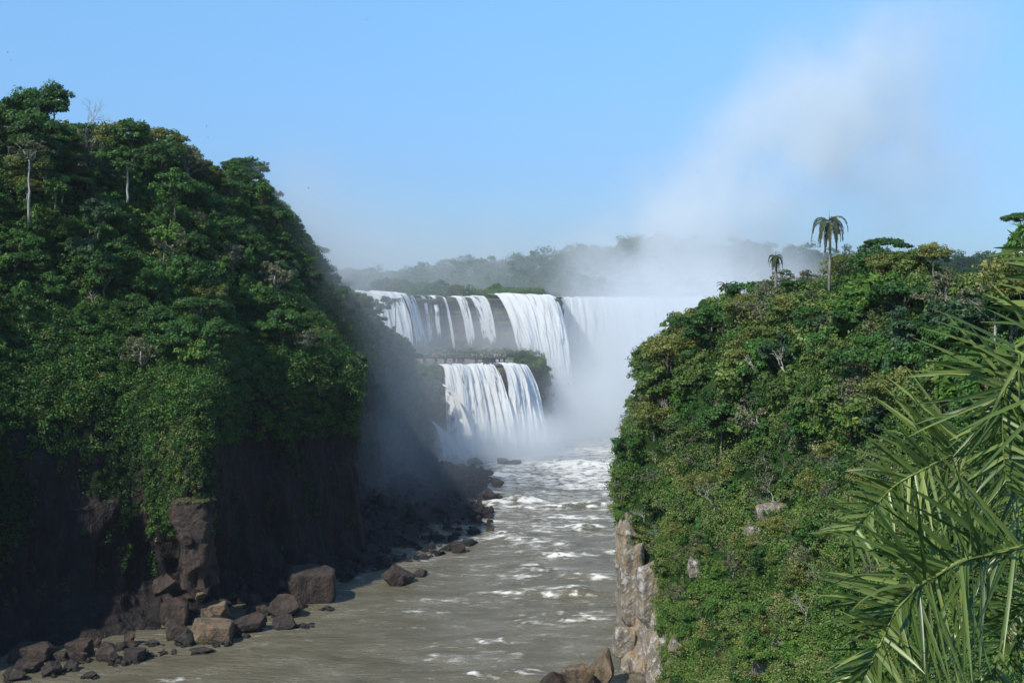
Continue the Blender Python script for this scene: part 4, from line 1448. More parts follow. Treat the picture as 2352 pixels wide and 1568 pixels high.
near_frond([(2420, 1225, 6.6), (2351, 1253, 6.5), (2281, 1270, 6.5), (2206, 1287, 6.4), (2152, 1320, 6.4), (2115, 1340, 6.3), (2082, 1373, 6.3), (2057, 1402, 6.3), (2040, 1436, 6.3), (2024, 1473, 6.2), (1999, 1522, 6.2), (1978, 1560, 6.2)], 83, 0.76, 1, tint=.5, hang=.42, start=.22)
near_frond([(2420, 1040, 7.4), (2351, 1036, 7.3), (2247, 1036, 7.2), (2178, 1049, 7.2), (2125, 1075, 7.1), (2057, 1113, 7.1), (2010, 1160, 7.0), (1949, 1231, 7.0)], 75, 0.72, 2, tint=.62, hang=.3, start=.22)
near_frond([(2390, 770, 7.0), (2351, 819, 6.9), (2327, 851, 6.9), (2306, 896, 6.8), (2301, 939, 6.8), (2303, 987, 6.8), (2306, 1054, 6.8), (2312, 1120, 6.8)], 59, 0.75, 3, tint=.55, hang=.25, start=.25)
near_frond([(2460, 900, 6.2), (2440, 800, 6.2), (2425, 720, 6.2), (2405, 640, 6.2), (2375, 560, 6.2)], 29, 0.70, 4, tint=.5, hang=.15, start=.3)
near_frond([(2430, 1130, 7.8), (2351, 1120, 7.8), (2260, 1150, 7.7), (2190, 1190, 7.7), (2130, 1240, 7.6), (2085, 1310, 7.6)], 62, 0.75, 5, tint=.4, hang=.4, start=.2)
near_frond([(2440, 1330, 7.2), (2380, 1370, 7.1), (2330, 1420, 7.1), (2300, 1480, 7.0), (2280, 1560, 7.0)], 45, 0.70, 6, tint=.35, hang=.5, start=.3)

# ================================================================== BOULDERS
def ico(sub=4):
    import bmesh
    bm = bmesh.new()
    bmesh.ops.create_icosphere(bm, subdivisions=sub, radius=1)
    v = np.array([q.co[:] for q in bm.verts])
    f = np.array([[q.index for q in fc.verts] for fc in bm.faces])
    bm.free()
    return v, f


ICV, ICF = ico(5)
ICV2, ICF2 = ico(4)


def rock_mesh(name, dims, seed, nplanes=12, hi=True, mat=ROCK_BOULDER, box=False):
    rng = np.random.default_rng(seed)
    v, f = (ICV, ICF) if hi else (ICV2, ICF2)
    n_ = rng.normal(size=(nplanes, 3))
    n_ /= np.linalg.norm(n_, axis=1, keepdims=True)
    if box:
        n_[:6] = np.array([[1, 0, 0], [-1, 0, 0], [0, 1, 0], [0, -1, 0], [0, 0, 1], [0, 0, -1]]) + rng.normal(size=(6, 3)) * .1
        n_[:6] /= np.linalg.norm(n_[:6], axis=1, keepdims=True)
        d = np.concatenate([np.full(6, .82), rng.uniform(.86, 1.08, nplanes - 6)])
    else:
        d = rng.uniform(.52, .95, nplanes)
    dot = v @ n_.T
    r = np.where(dot > .05, d / np.maximum(dot, .05), 9).min(1)
    r = np.minimum(r, 1.25)
    p = v * r[:, None]
    q = p * 2 + seed * 3.1
    p = p * (1 + .045 * fbm(q[:, 0] * 1.6, q[:, 1] * 1.6, q[:, 2] * 1.6, 4, seed) - .10 * np.clip(ridge(q[:, 0] * .8, q[:, 1] * .8, q[:, 2] * .8, 2, seed + 2) - .86, 0, 1) * 4)[:, None]
    p = p / np.abs(p).max(0) * np.array(dims) / 2
    me = mesh_np(name, p, f)
    me.materials.append(mat)
    return me


BOUL = []


def boulder(U0, U1, Vt, Vb, seed, label=None, mat=ROCK_BOULDER, box=False, water=False, name='boulder', group='boulders along the left shore', depth=1.0, D=None):
    Uc = (U0 + U1) / 2
    g = Vector(P(Uc, Vb, D)) if D else hit(Uc, Vb - 1)
    sc_ = g.y / F
    wx = (U1 - U0) * S * sc_
    hz = (Vb - Vt) * S * sc_ * 1.02
    dy = wx * .85 * depth
    sink = .25 * hz
    me = rock_mesh(name, (wx * 1.03, dy, hz + sink), seed, box=box, mat=mat, hi=wx > 3)
    o = link(name, me)
    o.location = (g.x, g.y + dy * .35, g.z + (hz - sink) / 2)
    BOUL.append(o)
    tag(o, label or 'x', 'boulder', group)
    return o


def Zq(a, b, c, d):
    """box read from the enlarged shoreline view"""
    k = 1500 / 2352 * 2352 / 4096
    return a * k, b * k, 1900 * 2352 / 4096 + c * k, 1900 * 2352 / 4096 + d * k


BL = [
    (1780, 2100, 600, 805, 'huge flat-topped square block standing at the water edge', True, 'b'),
    (1715, 1790, 655, 742, 'small rounded rock leaning on the left side of the huge square block', False, 'b'),
    (1430, 1690, 860, 992, 'reddish low broad boulder at the water, left of the square block', False, 'b'),
    (1640, 1870, 770, 900, 'sloping brown boulder just behind the reddish low one', False, 'b'),
    (1690, 1850, 865, 967, 'dark wet rounded boulder right of the reddish low one', False, 'w'),
    (1520, 1630, 750, 832, 'wedge-shaped rock behind the reddish boulder, second row', False, 'b'),
    (1385, 1490, 735, 800, 'flat-topped small rock between the tan slab and the wedge', False, 'b'),
    (1485, 1550, 682, 762, 'lone upright rock standing highest behind the right boulders', False, 'b'),
    (1820, 1925, 770, 838, 'small dark rock at the foot of the huge square block', False, 'w'),
    (1250, 1440, 760, 930, 'tan angular slab tilted to the right in the pile centre', False, 'p'),
    (990, 1180, 785, 942, 'large half-shaded boulder left of the tan angular slab', True, 'b'),
    (1195, 1290, 730, 800, 'small pale block on top of the pile below the pillar', False, 'p'),
    (1175, 1450, 920, 1052, 'long tan-topped boulder at the water below the tilted slab', True, 'p'),
    (1020, 1190, 915, 1035, 'brown boulder left of the long tan-topped one', False, 'b'),
    (1080, 1210, 975, 1072, 'rounded wet boulder at the water in front of the brown one', False, 'w'),
    (1110, 1240, 635, 732, 'pale rounded boulder right at the foot of the pillar', False, 'p'),
    (945, 1130, 610, 765, 'big shaded boulder left of the pillar foot', False, 'b'),
    (1225, 1315, 575, 735, 'upright block right of the pillar foot', True, 'b'),
    (1230, 1320, 492, 580, 'squarish block stacked over the upright one beside the pillar', True, 'b'),
    (770, 860, 965, 1062, 'pointed rock standing alone left of the main pile', False, 'b'),
    (575, 640, 1010, 1072, 'small half-shaded rock behind the left shore boulders', False, 'b'),
    (405, 560, 1040, 1150, 'blocky boulder at the upper left of the left shore group', True, 'b'),
    (455, 560, 1095, 1172, 'small pale-faced rock below the blocky boulder', False, 'b'),
    (585, 760, 1075, 1172, 'smooth brown boulder in the middle of the left shore group', False, 'b'),
    (615, 720, 1045, 1102, 'rounded rock just behind the smooth brown boulder', False, 'b'),
    (700, 790, 1040, 1097, 'low rock right behind the smooth brown boulder', False, 'b'),
    (760, 900, 1100, 1172, 'wet block at the water right of the smooth brown boulder', True, 'w'),
    (795, 862, 1035, 1100, 'little rock below the pointed rock', False, 'b'),
    (845, 940, 1085, 1138, 'low wet ledge rock at the right end of the left group', False, 'w'),
    (245, 395, 1165, 1262, 'wet grey boulder at the water near the bottom left corner', False, 'w'),
    (35, 320, 1080, 1172, 'long flat cracked ledge rock at the far left shore', True, 'b'),
    (60, 250, 1165, 1242, 'low rounded rock in front of the long flat ledge', False, 'b'),
    (0, 150, 1195, 1292, 'nearest boulder in the bottom left corner of the river', False, 'w'),
    (390, 480, 1160, 1226, 'small wet rock right of the wet grey boulder', False, 'w'),
    (320, 410, 1110, 1162, 'small block between the flat ledge and blocky boulder', True, 'b'),
    (1175, 1340, 1090, 1121, 'long black rock awash in the river off the main pile', False, 'w'),
    (1005, 1050, 1100, 1126, 'tiny black rock awash left of the long one', False, 'w'),
    (520, 610, 1240, 1273, 'dark rock alone in the river near the bottom left', False, 'w'),
    (1365, 1415, 1035, 1060, 'tiny wet stone touching the long tan-topped boulder', False, 'w'),
    (1480, 1520, 985, 1010, 'tiny wet stone below the reddish low boulder', False, 'w'),
    (2020, 2080, 820, 841, 'tiny black rock awash below the huge square block', False, 'w'),
    (1870, 1945, 935, 951, 'flat black rock awash right of the dark rounded boulder', False, 'w'),
    (710, 765, 1155, 1181, 'small wet stone below the smooth brown boulder', False, 'w'),
    (1290, 1400, 880, 950, 'dark rock wedged under the tan angular slab', False, 'w'),
    (1540, 1640, 815, 870, 'squat rock between the wedge and the reddish boulder', False, 'b'),
    (1130, 1215, 745, 800, 'small brown rock wedged at the top left of the pile', False, 'b'),
    (1000, 1080, 750, 800, 'small shaded rock above the large half-shaded boulder', False, 'b'),
    (1350, 1440, 775, 840, 'brown rock right behind the tan angular slab', False, 'b'),
    (1600, 1680, 820, 880, 'small block left of the sloping brown boulder', True, 'b'),
    (1780, 1875, 800, 870, 'reddish rock overlapping the right of the sloping boulder', False, 'b'),
    (160, 300, 1040, 1110, 'shaded rock above the long flat ledge', False, 'b'),
    (920, 1000, 1030, 1065, 'flat shaded rock between the left group and main pile', False, 'w'),
]
MM = {'b': ROCK_BOULDER, 'w': ROCK_WET, 'p': rock_mat('tan_stone', (.26, .2, .125), (.09, .07, .05), (.42, .37, .27), .6, warm=(.22, .14, .08), scale=.4, vor=.06)}
for i, (a, b, c, d, lab, bx, mt) in enumerate(BL):
    boulder(*Zq(a, b, c, d), 40 + i, lab, MM[mt], bx)
rq = np.random.default_rng(19)
qv, qf, off = [], [], 0
sm_ = ico(2)
for b_o in list(BOUL):
    for k in range(7):
        w_ = b_o.dimensions.x if b_o.dimensions.x > .1 else 3
        a = rq.uniform(math.pi, 2 * math.pi) if rq.random() < .7 else rq.uniform(0, 6.28)
        c = Vector(b_o.location) + Vector((math.cos(a), math.sin(a), 0)) * rq.uniform(.5, 1.0) * 2.6
        gz_ = ground_z(c.x, c.y, 'left_cliff')
        c.z = max(gz_ if gz_ is not None and gz_ < 12 else 0, 0) + .05
        sz_ = rq.uniform(.25, .95)
        pl = rq.normal(size=(9, 3))
        pl /= np.linalg.norm(pl, axis=1, keepdims=True)
        dot = sm_[0] @ pl.T
        r = np.minimum(np.where(dot > .05, rq.uniform(.5, .9, 9) / np.maximum(dot, .05), 9).min(1), 1.2)
        qv.append(sm_[0] * r[:, None] * sz_ * rq.uniform(.6, 1.3, 3) + np.array(c))
        qf.append(sm_[1] + off)
        off += len(sm_[0])
tag(link('rubble', mesh_np('rubble', np.concatenate(qv), np.concatenate(qf)), None, [ROCK_WET]), kind='stuff')
boulder(868, 950, 1297, 1346, 201, 'cracked brown boulder alone in the water beyond the square block', ROCK_BOULDER, False)
boulder(946, 986, 1302, 1324, 202, 'smaller smooth rock just right of the cracked brown boulder', ROCK_WET)
boulder(1035, 1070, 1245, 1270, 203, 'squarish dark rock at the edge of the hazy stony beach', ROCK_WET, True, group='rocks off the hazy headland')
boulder(1128, 1158, 1098, 1121, 204, 'reddish rock at the far tip of the hazy beach', ROCK_BOULDER, group='rocks off the hazy headland')
boulder(1105, 1140, 1122, 1148, 208, 'rounded brown rock just in front of the beach tip', ROCK_BOULDER, group='rocks off the hazy headland')
boulder(1116, 1136, 1210, 1224, 209, 'small black rock in the rapids beside the hazy beach', ROCK_WET, group='rocks off the hazy headland')
boulder(1140, 1172, 1050, 1068, 205, 'peaked rock in the spray below the lower fall', ROCK_WET, group='rocks off the hazy headland')
boulder(1165, 1203, 1055, 1068, 206, 'long low rock right of the peaked spray rock', ROCK_WET, group='rocks off the hazy headland')
boulder(1072, 1110, 1050, 1070, 207, 'broad dark rock in the spray left of the peaked one', ROCK_WET, group='rocks off the hazy headland')
boulder(1222, 1315, 1548, 1600, 210, 'low brown rock at the bottom edge in front of the right cliff', ROCK_BOULDER, group='rocks under the right cliff')
boulder(1290, 1375, 1522, 1598, 211, 'tan rock at the foot of the right cliff, middle of three', MM['p'], group='rocks under the right cliff')
boulder(1345, 1432, 1502, 1590, 212, 'tan rock touching the right cliff, farthest right of three', MM['p'], group='rocks under the right cliff', depth=1.4)

# talus rubble of the hazy beach: nobody could count it
rt = np.random.default_rng(8)
G, N, rr = TERR['hazy_headland']
nb = G.shape[1]
Vs, Fs, off = [], [], 0
small = ico(2)
for k in range(900):
    i = rt.integers(44, G.shape[0] - 6)
    j = rt.integers(0, int(nb * .3))
    c = G[i, j]
    s = rt.uniform(.4, 1.6) * (1 + 1.2 * (rt.random() > .93))
    pl = rt.normal(size=(9, 3))
    pl /= np.linalg.norm(pl, axis=1, keepdims=True)
    dot = small[0] @ pl.T
    r = np.minimum(np.where(dot > .05, .8 / np.maximum(dot, .05), 9).min(1), 1.2)
    Vs.append(small[0] * r[:, None] * s * rt.uniform(.6, 1.2, 3) + c)
    Fs.append(small[1] + off)
    off += len(small[0])
for k in range(380):
    i = rt.integers(215, 340)
    G2 = TERR['left_cliff'][0]
    j = rt.integers(6, int(G2.shape[1] * .16))
    c = G2[i, j]
    s = rt.uniform(.35, 1.3) * (1 + 1.0 * (rt.random() > .9))
    pl = rt.normal(size=(9, 3))
    pl /= np.linalg.norm(pl, axis=1, keepdims=True)
    dot = small[0] @ pl.T
    r = np.minimum(np.where(dot > .05, .8 / np.maximum(dot, .05), 9).min(1), 1.2)
    Vs.append(small[0] * r[:, None] * s * rt.uniform(.6, 1.2, 3) + c)
    Fs.append(small[1] + off)
    off += len(small[0])
tag(link('rubble', mesh_np('rubble', np.concatenate(Vs), np.concatenate(Fs)), None, [ROCK_BEACH]), kind='stuff')

# rock pillar before the shaded cliff, narrowed to its sunlit outline, grass on top
pb = Vector(P(424, 1330, 322))
pr_ = empty('rock_pillar', pb)
tag(pr_, 'tall rock pillar with grassy top, sunlit against the shaded left cliff', 'rock pillar')
ptop = P(424, 1148, 322)[2] - pb.z
sc0 = 322 / F * S
sections = [(1350, 412, 474), (1300, 410, 468), (1262, 412, 470), (1230, 402, 472), (1200, 384, 474), (1172, 378, 471), (1156, 383, 468), (1149, 392, 462)]  # taper follows the shadow edge; the rock's shaded left part is left out
nn_ = 40
Vp = []
for (V, ua, ub) in sections:
    cx = ((ua + ub) / 2) * S - 512
    hx = (ub - ua) / 2 * sc0
    z = P(424, V, 322)[2]
    for k in range(nn_):
        a = 2 * math.pi * k / nn_
        ca, sa = math.cos(a), math.sin(a)
        q = (abs(ca) ** 4 + abs(sa) ** 4) ** -.25
        Vp.append((cx * 322 / F + hx * ca * q - pb.x, sa * q * 5.5 + 4.5, z - pb.z))
Vp = np.array(Vp).reshape(len(sections), nn_, 3)
Vp = cm(Vp, 60)
Vp = np.swapaxes(Vp, 0, 1)
Vp = cm(np.concatenate([Vp, Vp[:1]]), 120)
Vp = np.swapaxes(Vp, 0, 1)
cen_ = Vp.mean(1, keepdims=True)
dirn = Vp - cen_
dirn /= np.linalg.norm(dirn, axis=2, keepdims=True)
Xn, Yn, Zn = [Vp[..., i] for i in range(3)]
Vp = Vp + dirn * (1.1 * fbm(Xn / 4, Yn / 4, Zn / 4, 5, 5) + 1.0 * np.round(1.6 * fbm(Xn / 5, Yn / 5, Zn / 6, 2, 15)) - 1.6 * np.clip(ridge(Xn / 6 + 3, Yn / 6, Zn / 9, 2, 9) - .9, 0, 1) * 7)[..., None]
capc = Vp[-1].mean(0)
Vt_ = []
for k in range(1, 6):
    t = k / 5
    ring = Vp[-1] * (1 - t) + capc * t
    ring[:, 2] += .8 * math.sin(t * 1.5)
    Vt_.append(ring)
Vp = np.concatenate([Vp, np.array(Vt_)], 0)
a_, b2_ = Vp.shape[:2]
link('rock_body', mesh_np('rock_body', Vp.reshape(-1, 3), grid_faces(a_, b2_)[:, ::-1]), pr_, [ROCK_BOULDER])
rg2 = np.random.default_rng(4)
top_pts = Vp[-12:-1].reshape(-1, 3)
top_pts = top_pts[rg2.choice(len(top_pts), 90)]
V, Fc, tt = puff_leaves(top_pts, rg2.uniform(.25, .7, 90), 50, .16, rg2, .7, tint=np.full(90, .8), tvar=.12)
link('grass_cap', mesh_np('grass_cap', V, Fc, attrs={'tint': ('FACE', tt)}), pr_, [LEAF['ground']])

MOSSROCK = rock_mat('mossy_wet_rock', (.055, .05, .04), (.025, .024, .02), (.12, .11, .09), .7, veg=.8, warm=(.06, .075, .02), scale=.5, vor=.1)
for U0, U1, V0, V1, D_, lab, sd_ in [(1109, 1130, 826, 882, 638.2, 'bushy rock dividing the two halves of the lower fall at the lip', 403), (1160, 1172, 845, 868, 642, 'small green rock near the lip of the right half of the lower fall', 404)]:
    a, b = Vector(P(U0, V1, D_)), Vector(P(U1, V0, D_))
    me = rock_mesh('mossy_rock', ((b.x - a.x) * 1.05, 6.5, (b.z - a.z) * 1.1), sd_, nplanes=14, mat=MOSSROCK)
    o = link('mossy_rock', me)
    o.location = (a + b) / 2
    tag(o, lab, 'rock', 'rocks in the lower fall')

# rock outcrops on the right hill
def outcrop(U0, U1, V0, V1, label, seed):
    Uc, Vc = (U0 + U1) / 2, (V0 + V1) / 2
    g = hit(Uc, V1)
    sc_ = g.y / F * S
    wx, hz = (U1 - U0) * sc_, (V1 - V0) * sc_
    me = rock_mesh('rock_outcrop', (wx * 1.1, 5, hz * 1.25), seed, nplanes=22, mat=ROCK_PALE, box=True)
    o = link('rock_outcrop', me)
    o.location = (g.x, g.y + 1.9, g.z + hz * .45)
    tag(o, label, 'rock', 'pale rock outcrops on the right hill')


outcrop(1745, 1832, 1160, 1222, 'square grey-white rock face under the scrub, middle of right hill', 301)
outcrop(1712, 1770, 1208, 1240, 'low pale ledge just below left of the square rock face', 302)
outcrop(1425, 1480, 1255, 1425, 'tall lichen-white rock wall at the river corner of right cliff', 303)
outcrop(1462, 1520, 1290, 1425, 'orange-streaked rock wall beside the white river corner', 304)
outcrop(1585, 1650, 1285, 1325, 'grey ledge rock right of the orange-streaked wall', 305)
outcrop(1410, 1460, 1440, 1500, 'blocky broken rock at the base of the right cliff', 306)
outcrop(1540, 1580, 1470, 1500, 'small grey rock in the lower scrub slope', 307)
outcrop(1735, 1790, 1508, 1560, 'cluster-like grey stone by the yellow bush at bottom', 308)

# ================================================================== WALKWAY
DW = 652.0
DZ = 49.4
STEEL = plain('weathered_steel', (.03, .028, .027), .6)
CONC = plain('stained_concrete', (.075, .065, .058), .9)
PINKC = plain('reddish_wall', (.24, .17, .145), .9)


def ux(U, D=DW):
    return P(U, 820, D)[0]


x0, x1 = ux(905), ux(1166)
wk = empty('viewing_walkway', ((x0 + x1) / 2, DW, TERZ))
tag(wk, 'long viewing walkway on piers crossing the terrace above the lower fall', 'walkway')
wo = Vector(wk.location)


def wpart(name, boxes, mat):
    b = MB()
    for c, d in boxes:
        b.box((c[0] - wo.x, c[1] - wo.y, c[2] - wo.z), d)
    return b.build(name, mat, wk)


L = x1 - x0
wpart('deck', [(((x0 + x1) / 2, DW, DZ - .1), (L, 2.6, .18)), (((ux(1098) + x1) / 2, DW - 2.3, DZ - .1), (x1 - ux(1098), 1.9, .17))], CONC)
wpart('beam', [(((x0 + x1) / 2, DW - 1.1, DZ - .44), (L, .3, .48))], STEEL)
wpart('beam', [(((x0 + x1) / 2, DW + 1.1, DZ - .44), (L, .3, .48))], STEEL)
for yy_, xa in ((DW - 1.28, x0), (DW + 1.28, x0)):
    bx_ = [(((xa + x1) / 2, yy_, DZ + 1.1), (x1 - xa, .07, .07)), (((xa + x1) / 2, yy_, DZ + .62), (x1 - xa, .035, .035)), (((xa + x1) / 2, yy_, DZ + .2), (x1 - xa, .035, .035))]
    k = xa
    while k < x1:
        bx_.append(((k, yy_, DZ + .55), (.075, .06, 1.1)))
        k += .36
    wpart('railing', bx_, STEEL)
wpart('railing', [((x1 - .03, DW, DZ + 1.1), (.06, 2.5, .06)), ((x1 - .03, DW, DZ + .6), (.035, 2.5, .035))] + [((x1 - .03, DW - 1.1 + q * .55, DZ + .55), (.05, .05, 1.08)) for q in range(5)], STEEL)
for U in (975, 1001, 1023, 1043, 1054, 1063, 1094, 1131, 1147, 1158):
    wpart('pier', [((ux(U), DW, (DZ - .7 + TERZ - 1) / 2), (1.5 if U < 1100 else .9, 1.5, DZ - .7 - TERZ + 1))], CONC)
wpart('service_room', [((ux(1123), DW + .3, DZ - 1.75), (7.2, 1.6, 2.1))], PINKC)

# ---- people on the walkway
CLO = {'white': (.75, .75, .75), 'red': (.55, .06, .04), 'navy': (.03, .04, .09), 'yellow': (.7, .75, .05), 'pink': (.7, .38, .35), 'blue': (.12, .22, .45), 'black': (.02, .02, .022), 'grey': (.3, .3, .31), 'beige': (.5, .42, .3), 'green': (.1, .25, .12)}
CM = {k: plain('cloth_' + k, v, .9) for k, v in CLO.items()}
SKIN = plain('skin', (.42, .25, .17), .6)
HAIR = plain('hair', (.03, .02, .015), .8)


def person_mesh(seed, top, bottom, armup=False):
    rnd = random.Random(seed)
    me0 = bpy.data.meshes.new('skel')
    v = [(0, 0, .95), (0, 0, 1.15), (0, 0, 1.38), (0, 0, 1.5), (0, -.01, 1.6), (0, -.01, 1.72)]
    rad = [(.15, .11), (.135, .1), (.17, .1), (.055, .055), (.09, .1), (.075, .085)]
    e = [(0, 1), (1, 2), (2, 3), (3, 4), (4, 5)]

    def chain(root, pts, rr):
        last = root
        for q, r_ in zip(pts, rr):
            v.append(q)
            rad.append((r_, r_))
            e.append((last, len(v) - 1))
            last = len(v) - 1
    stp = rnd.uniform(0, .14)
    for s in (-1, 1):
        chain(0, [(s * .1, 0, .86), (s * .11, -stp * s * .5, .5), (s * .12, -stp * s, .09), (s * .13, -stp * s - .12, .04)], [.095, .065, .045, .04])
        if armup and s == 1:
            chain(2, [(s * .2, 0, 1.4), (s * .25, -.1, 1.2), (s * .13, -.28, 1.42), (s * .08, -.32, 1.5)], [.06, .045, .035, .035])
        else:
            chain(2, [(s * .2, 0, 1.4), (s * .26, -.02, 1.13), (s * .25, -.2, 1.02), (s * .23, -.27, 1.03)], [.06, .045, .035, .035])
    me0.from_pydata(v, e, [])
    ob = bpy.data.objects.new('skel', me0)
    COL.objects.link(ob)
    md = ob.modifiers.new('s', 'SKIN')
    for i, r_ in enumerate(rad):
        me0.skin_vertices[0].data[i].radius = r_
    me0.skin_vertices[0].data[0].use_root = True
    sb = ob.modifiers.new('u', 'SUBSURF')
    sb.levels = 1
    bpy.context.view_layer.update()
    dg = bpy.context.evaluated_depsgraph_get()
    me = bpy.data.meshes.new_from_object(ob.evaluated_get(dg))
    bpy.data.objects.remove(ob)
    me.materials.clear()
    for m_ in (SKIN, CM[top], CM[bottom], HAIR):
        me.materials.append(m_)
    for p_ in me.polygons:
        c = p_.center
        arm = abs(c.x) > .21 and c.z < 1.18 or c.y < -.2
        if c.z > 1.66 or (c.z > 1.56 and c.y > .02):
            mi = 3
        elif c.z > 1.46 or arm:
            mi = 0
        elif c.z > .93:
            mi = 1
        elif c.z > .1:
            mi = 2
        else:
            mi = 3
        p_.material_index = mi
        p_.use_smooth = True
    me.name = 'person_body'
    return me


PEO = [(125, 'white', 'blue'), (150, 'white', 'beige'), (200, 'white', 'white'), (378, 'navy', 'black'), (388, 'black', 'navy'), (430, 'white', 'white'), (450, 'white', 'grey'), (480, 'beige', 'navy'), (492, 'grey', 'black'), (518, 'black', 'black'), (580, 'black', 'navy'),
       (615, 'pink', 'pink'), (657, 'pink', 'navy'), (688, 'red', 'white'), (712, 'black', 'grey'), (750, 'red', 'black'), (775, 'navy', 'black'), (798, 'white', 'blue'), (825, 'blue', 'navy'), (850, 'white', 'white'), (1075, 'black', 'navy'), (1090, 'navy', 'black'), (1113, 'black', 'black'),
       (1356, 'white', 'white'), (1385, 'pink', 'blue'), (1405, 'grey', 'navy'), (1440, 'white', 'grey'), (1498, 'navy', 'blue'), (1525, 'white', 'navy'), (1545, 'pink', 'white'), (1575, 'red', 'blue'), (1606, 'blue', 'white'), (1655, 'white', 'blue'), (1670, 'navy', 'black'),
       (1722, 'green', 'navy'), (1738, 'grey', 'blue'), (1755, 'blue', 'black'), (1775, 'beige', 'white'), (1790, 'white', 'beige'), (1806, 'grey', 'blue'), (1820, 'beige', 'black'), (1840, 'yellow', 'yellow'), (1860, 'navy', 'black'), (1878, 'pink', 'grey'), (1893, 'white', 'blue'), (1912, 'navy', 'navy'),
       (1930, 'black', 'red'), (1945, 'red', 'white'), (1960, 'navy', 'blue'), (1978, 'pink', 'white'), (1995, 'grey', 'navy')]
pm_cache = {}
ZONE = [(260, 'at the left end of the walkway by the trees'), (540, 'in the leftmost third of the walkway'), (900, 'in the group around the red-clad visitor'), (1200, 'alone mid-walkway over the piers'), (1480, 'in the group left of the service room'), (1700, 'from left standing above the service room'), (2100, 'in the crowd on the end platform, counted from left')]
ORD = ['first', 'second', 'third', 'fourth', 'fifth', 'sixth', 'seventh', 'eighth', 'ninth', 'tenth', 'eleventh', 'twelfth', 'thirteenth', 'fourteenth', 'fifteenth', 'sixteenth', 'seventeenth', 'eighteenth', 'nineteenth', 'twentieth']
zc_ = {}
for i, (X, tp, bt) in enumerate(PEO):
    key = (tp, bt)
    if key not in pm_cache:
        pm_cache[key] = person_mesh(i, tp, bt, i % 3 == 0)
    U = 918.7 + .12207 * X
    o = bpy.data.objects.new('person', pm_cache[key])
    COL.objects.link(o)
    o.location = (ux(U), DW + random.choice([-.75, -.6, .3, .7]), DZ)
    o.rotation_euler = (0, 0, random.choice([random.uniform(-1, 1), random.uniform(2.2, 4)]))
    s = random.uniform(1.02, 1.14)
    o.scale = (s, s, s)
    zn = [z[1] for z in ZONE if X < z[0]][0]
    zc_[zn] = zc_.get(zn, 0) + 1
    tag(o, f'person in {tp} top, {ORD[zc_[zn] - 1]} {zn}', 'person', 'visitors on the viewing walkway')

# ================================================================== SMALL THINGS
lp = Vector(P(2345, 620, 160))
ld = empty('round_lamp', lp)
tag(ld, 'small round white disc lamp on a thin post at the right edge', 'lamp')
mb = MB()
mb.tube([(0, 0, -6), (0, 0, 4.9 - .55)], [.05, .045], 8)
mb.build('post', plain('post_grey', (.3, .3, .3)), ld)
zc2 = P(2345, 583, 160)[2] - lp.z
mb = MB()
mb.tube([(0, -.06, zc2), (0, -.02, zc2), (0, .05, zc2), (0, .14, zc2)], [.3, .36, .36, .12], 24)
mb.build('disc', plain('white_enamel', (.82, .82, .8), .4), ld, False)
mb = MB()
mb.tube([(0, -.10, zc2), (0, -.058, zc2)], [.06, .07], 10)
mb.build('hub', plain('hub_grey', (.35, .35, .36), .5), ld)
q = hit(2031, 866)
q = q + (Vector((0, 0, CAMZ)) - q).normalized() * 9
sg = empty('trail_marker', q)
tag(sg, 'small turquoise box on a grey post among the right hill shrubs', 'marker')
mb = MB()
mb.tube([(0, 0, -2.5), (0, 0, 2.0)], [.09, .08], 8)
mb.build('post', BARK, sg)
mb = MB()
mb.box((-.2, -.12, 1.9), (.42, .2, .75))
mb.box((-.2, -.12, 2.3), (.5, .28, .05))
mb.build('box', plain('turquoise_paint', (.02, .16, .15), .6), sg)

# birds over the gorge
def bird_mesh(seed):
    rnd = random.Random(seed)
    mb = MB()
    mb.tube([(0, -.2, 0), (0, -.14, .01), (0, -.05, .0), (0, .1, 0), (0, .24, .0)], [.008, .03, .045, .03, .012], 7)
    up = rnd.uniform(.05, .25)
    for s in (-1, 1):
        mb.add([(s * .03, -.08, .01), (s * .22, -.1, up), (s * .48, .06, up * .6), (s * .22, .04, up), (s * .03, .07, .01),
                (s * .03, -.08, .0), (s * .22, -.1, up - .012), (s * .48, .06, up * .6 - .004), (s * .22, .04, up - .012), (s * .03, .07, 0)],
               [(0, 1, 3, 4), (1, 2, 3), (9, 8, 6, 5), (8, 7, 6), (0, 5, 6, 1), (1, 6, 7, 2), (2, 7, 8, 3), (3, 8, 9, 4)])
    return mb.mesh('bird', True)


BM = plain('bird_feathers', (.03, .03, .035), .8)
for i, (U, V, D, lab) in enumerate([(709, 432, 190, 'bird gliding just right of the upper hazy trees'), (797, 445, 200, 'bird right of the upper hazy trees, farther out over the gorge'), (475, 290, 210, 'dark bird high above the middle of the left hill'), (478, 315, 220, 'lower of the two dark birds above the left hill'),
                                    (585, 138, 240, 'bird in the upper sky left of centre'), (18, 120, 200, 'topmost bird above the far left treetops'), (24, 138, 190, 'lower bird above the far left treetops'), (2232, 235, 230, 'lone bird in the blue sky at upper right'), (1232, 912, 250, 'small bird against the spray below the great curtain'), (1305, 880, 260, 'bird against the white spray in mid gorge'), (843, 45, 260, 'faint bird near the top edge of the sky')]):
    me = bird_mesh(i)
    me.materials.append(BM)
    o = link('bird', me)
    o.scale = (.62, .62, .62)
    o.location = P(U, V, D)
    o.rotation_euler = (random.uniform(-.3, .3), random.uniform(-.4, .4), random.uniform(0, 6))
    tag(o, lab, 'bird', 'birds over the gorge')

# ================================================================== HAZE AND SPRAY
def vol_box(name, lo, hi):
    b = MB()
    b.box(tuple((a + c) / 2 for a, c in zip(lo, hi)), tuple(c - a for a, c in zip(lo, hi)))
    return b


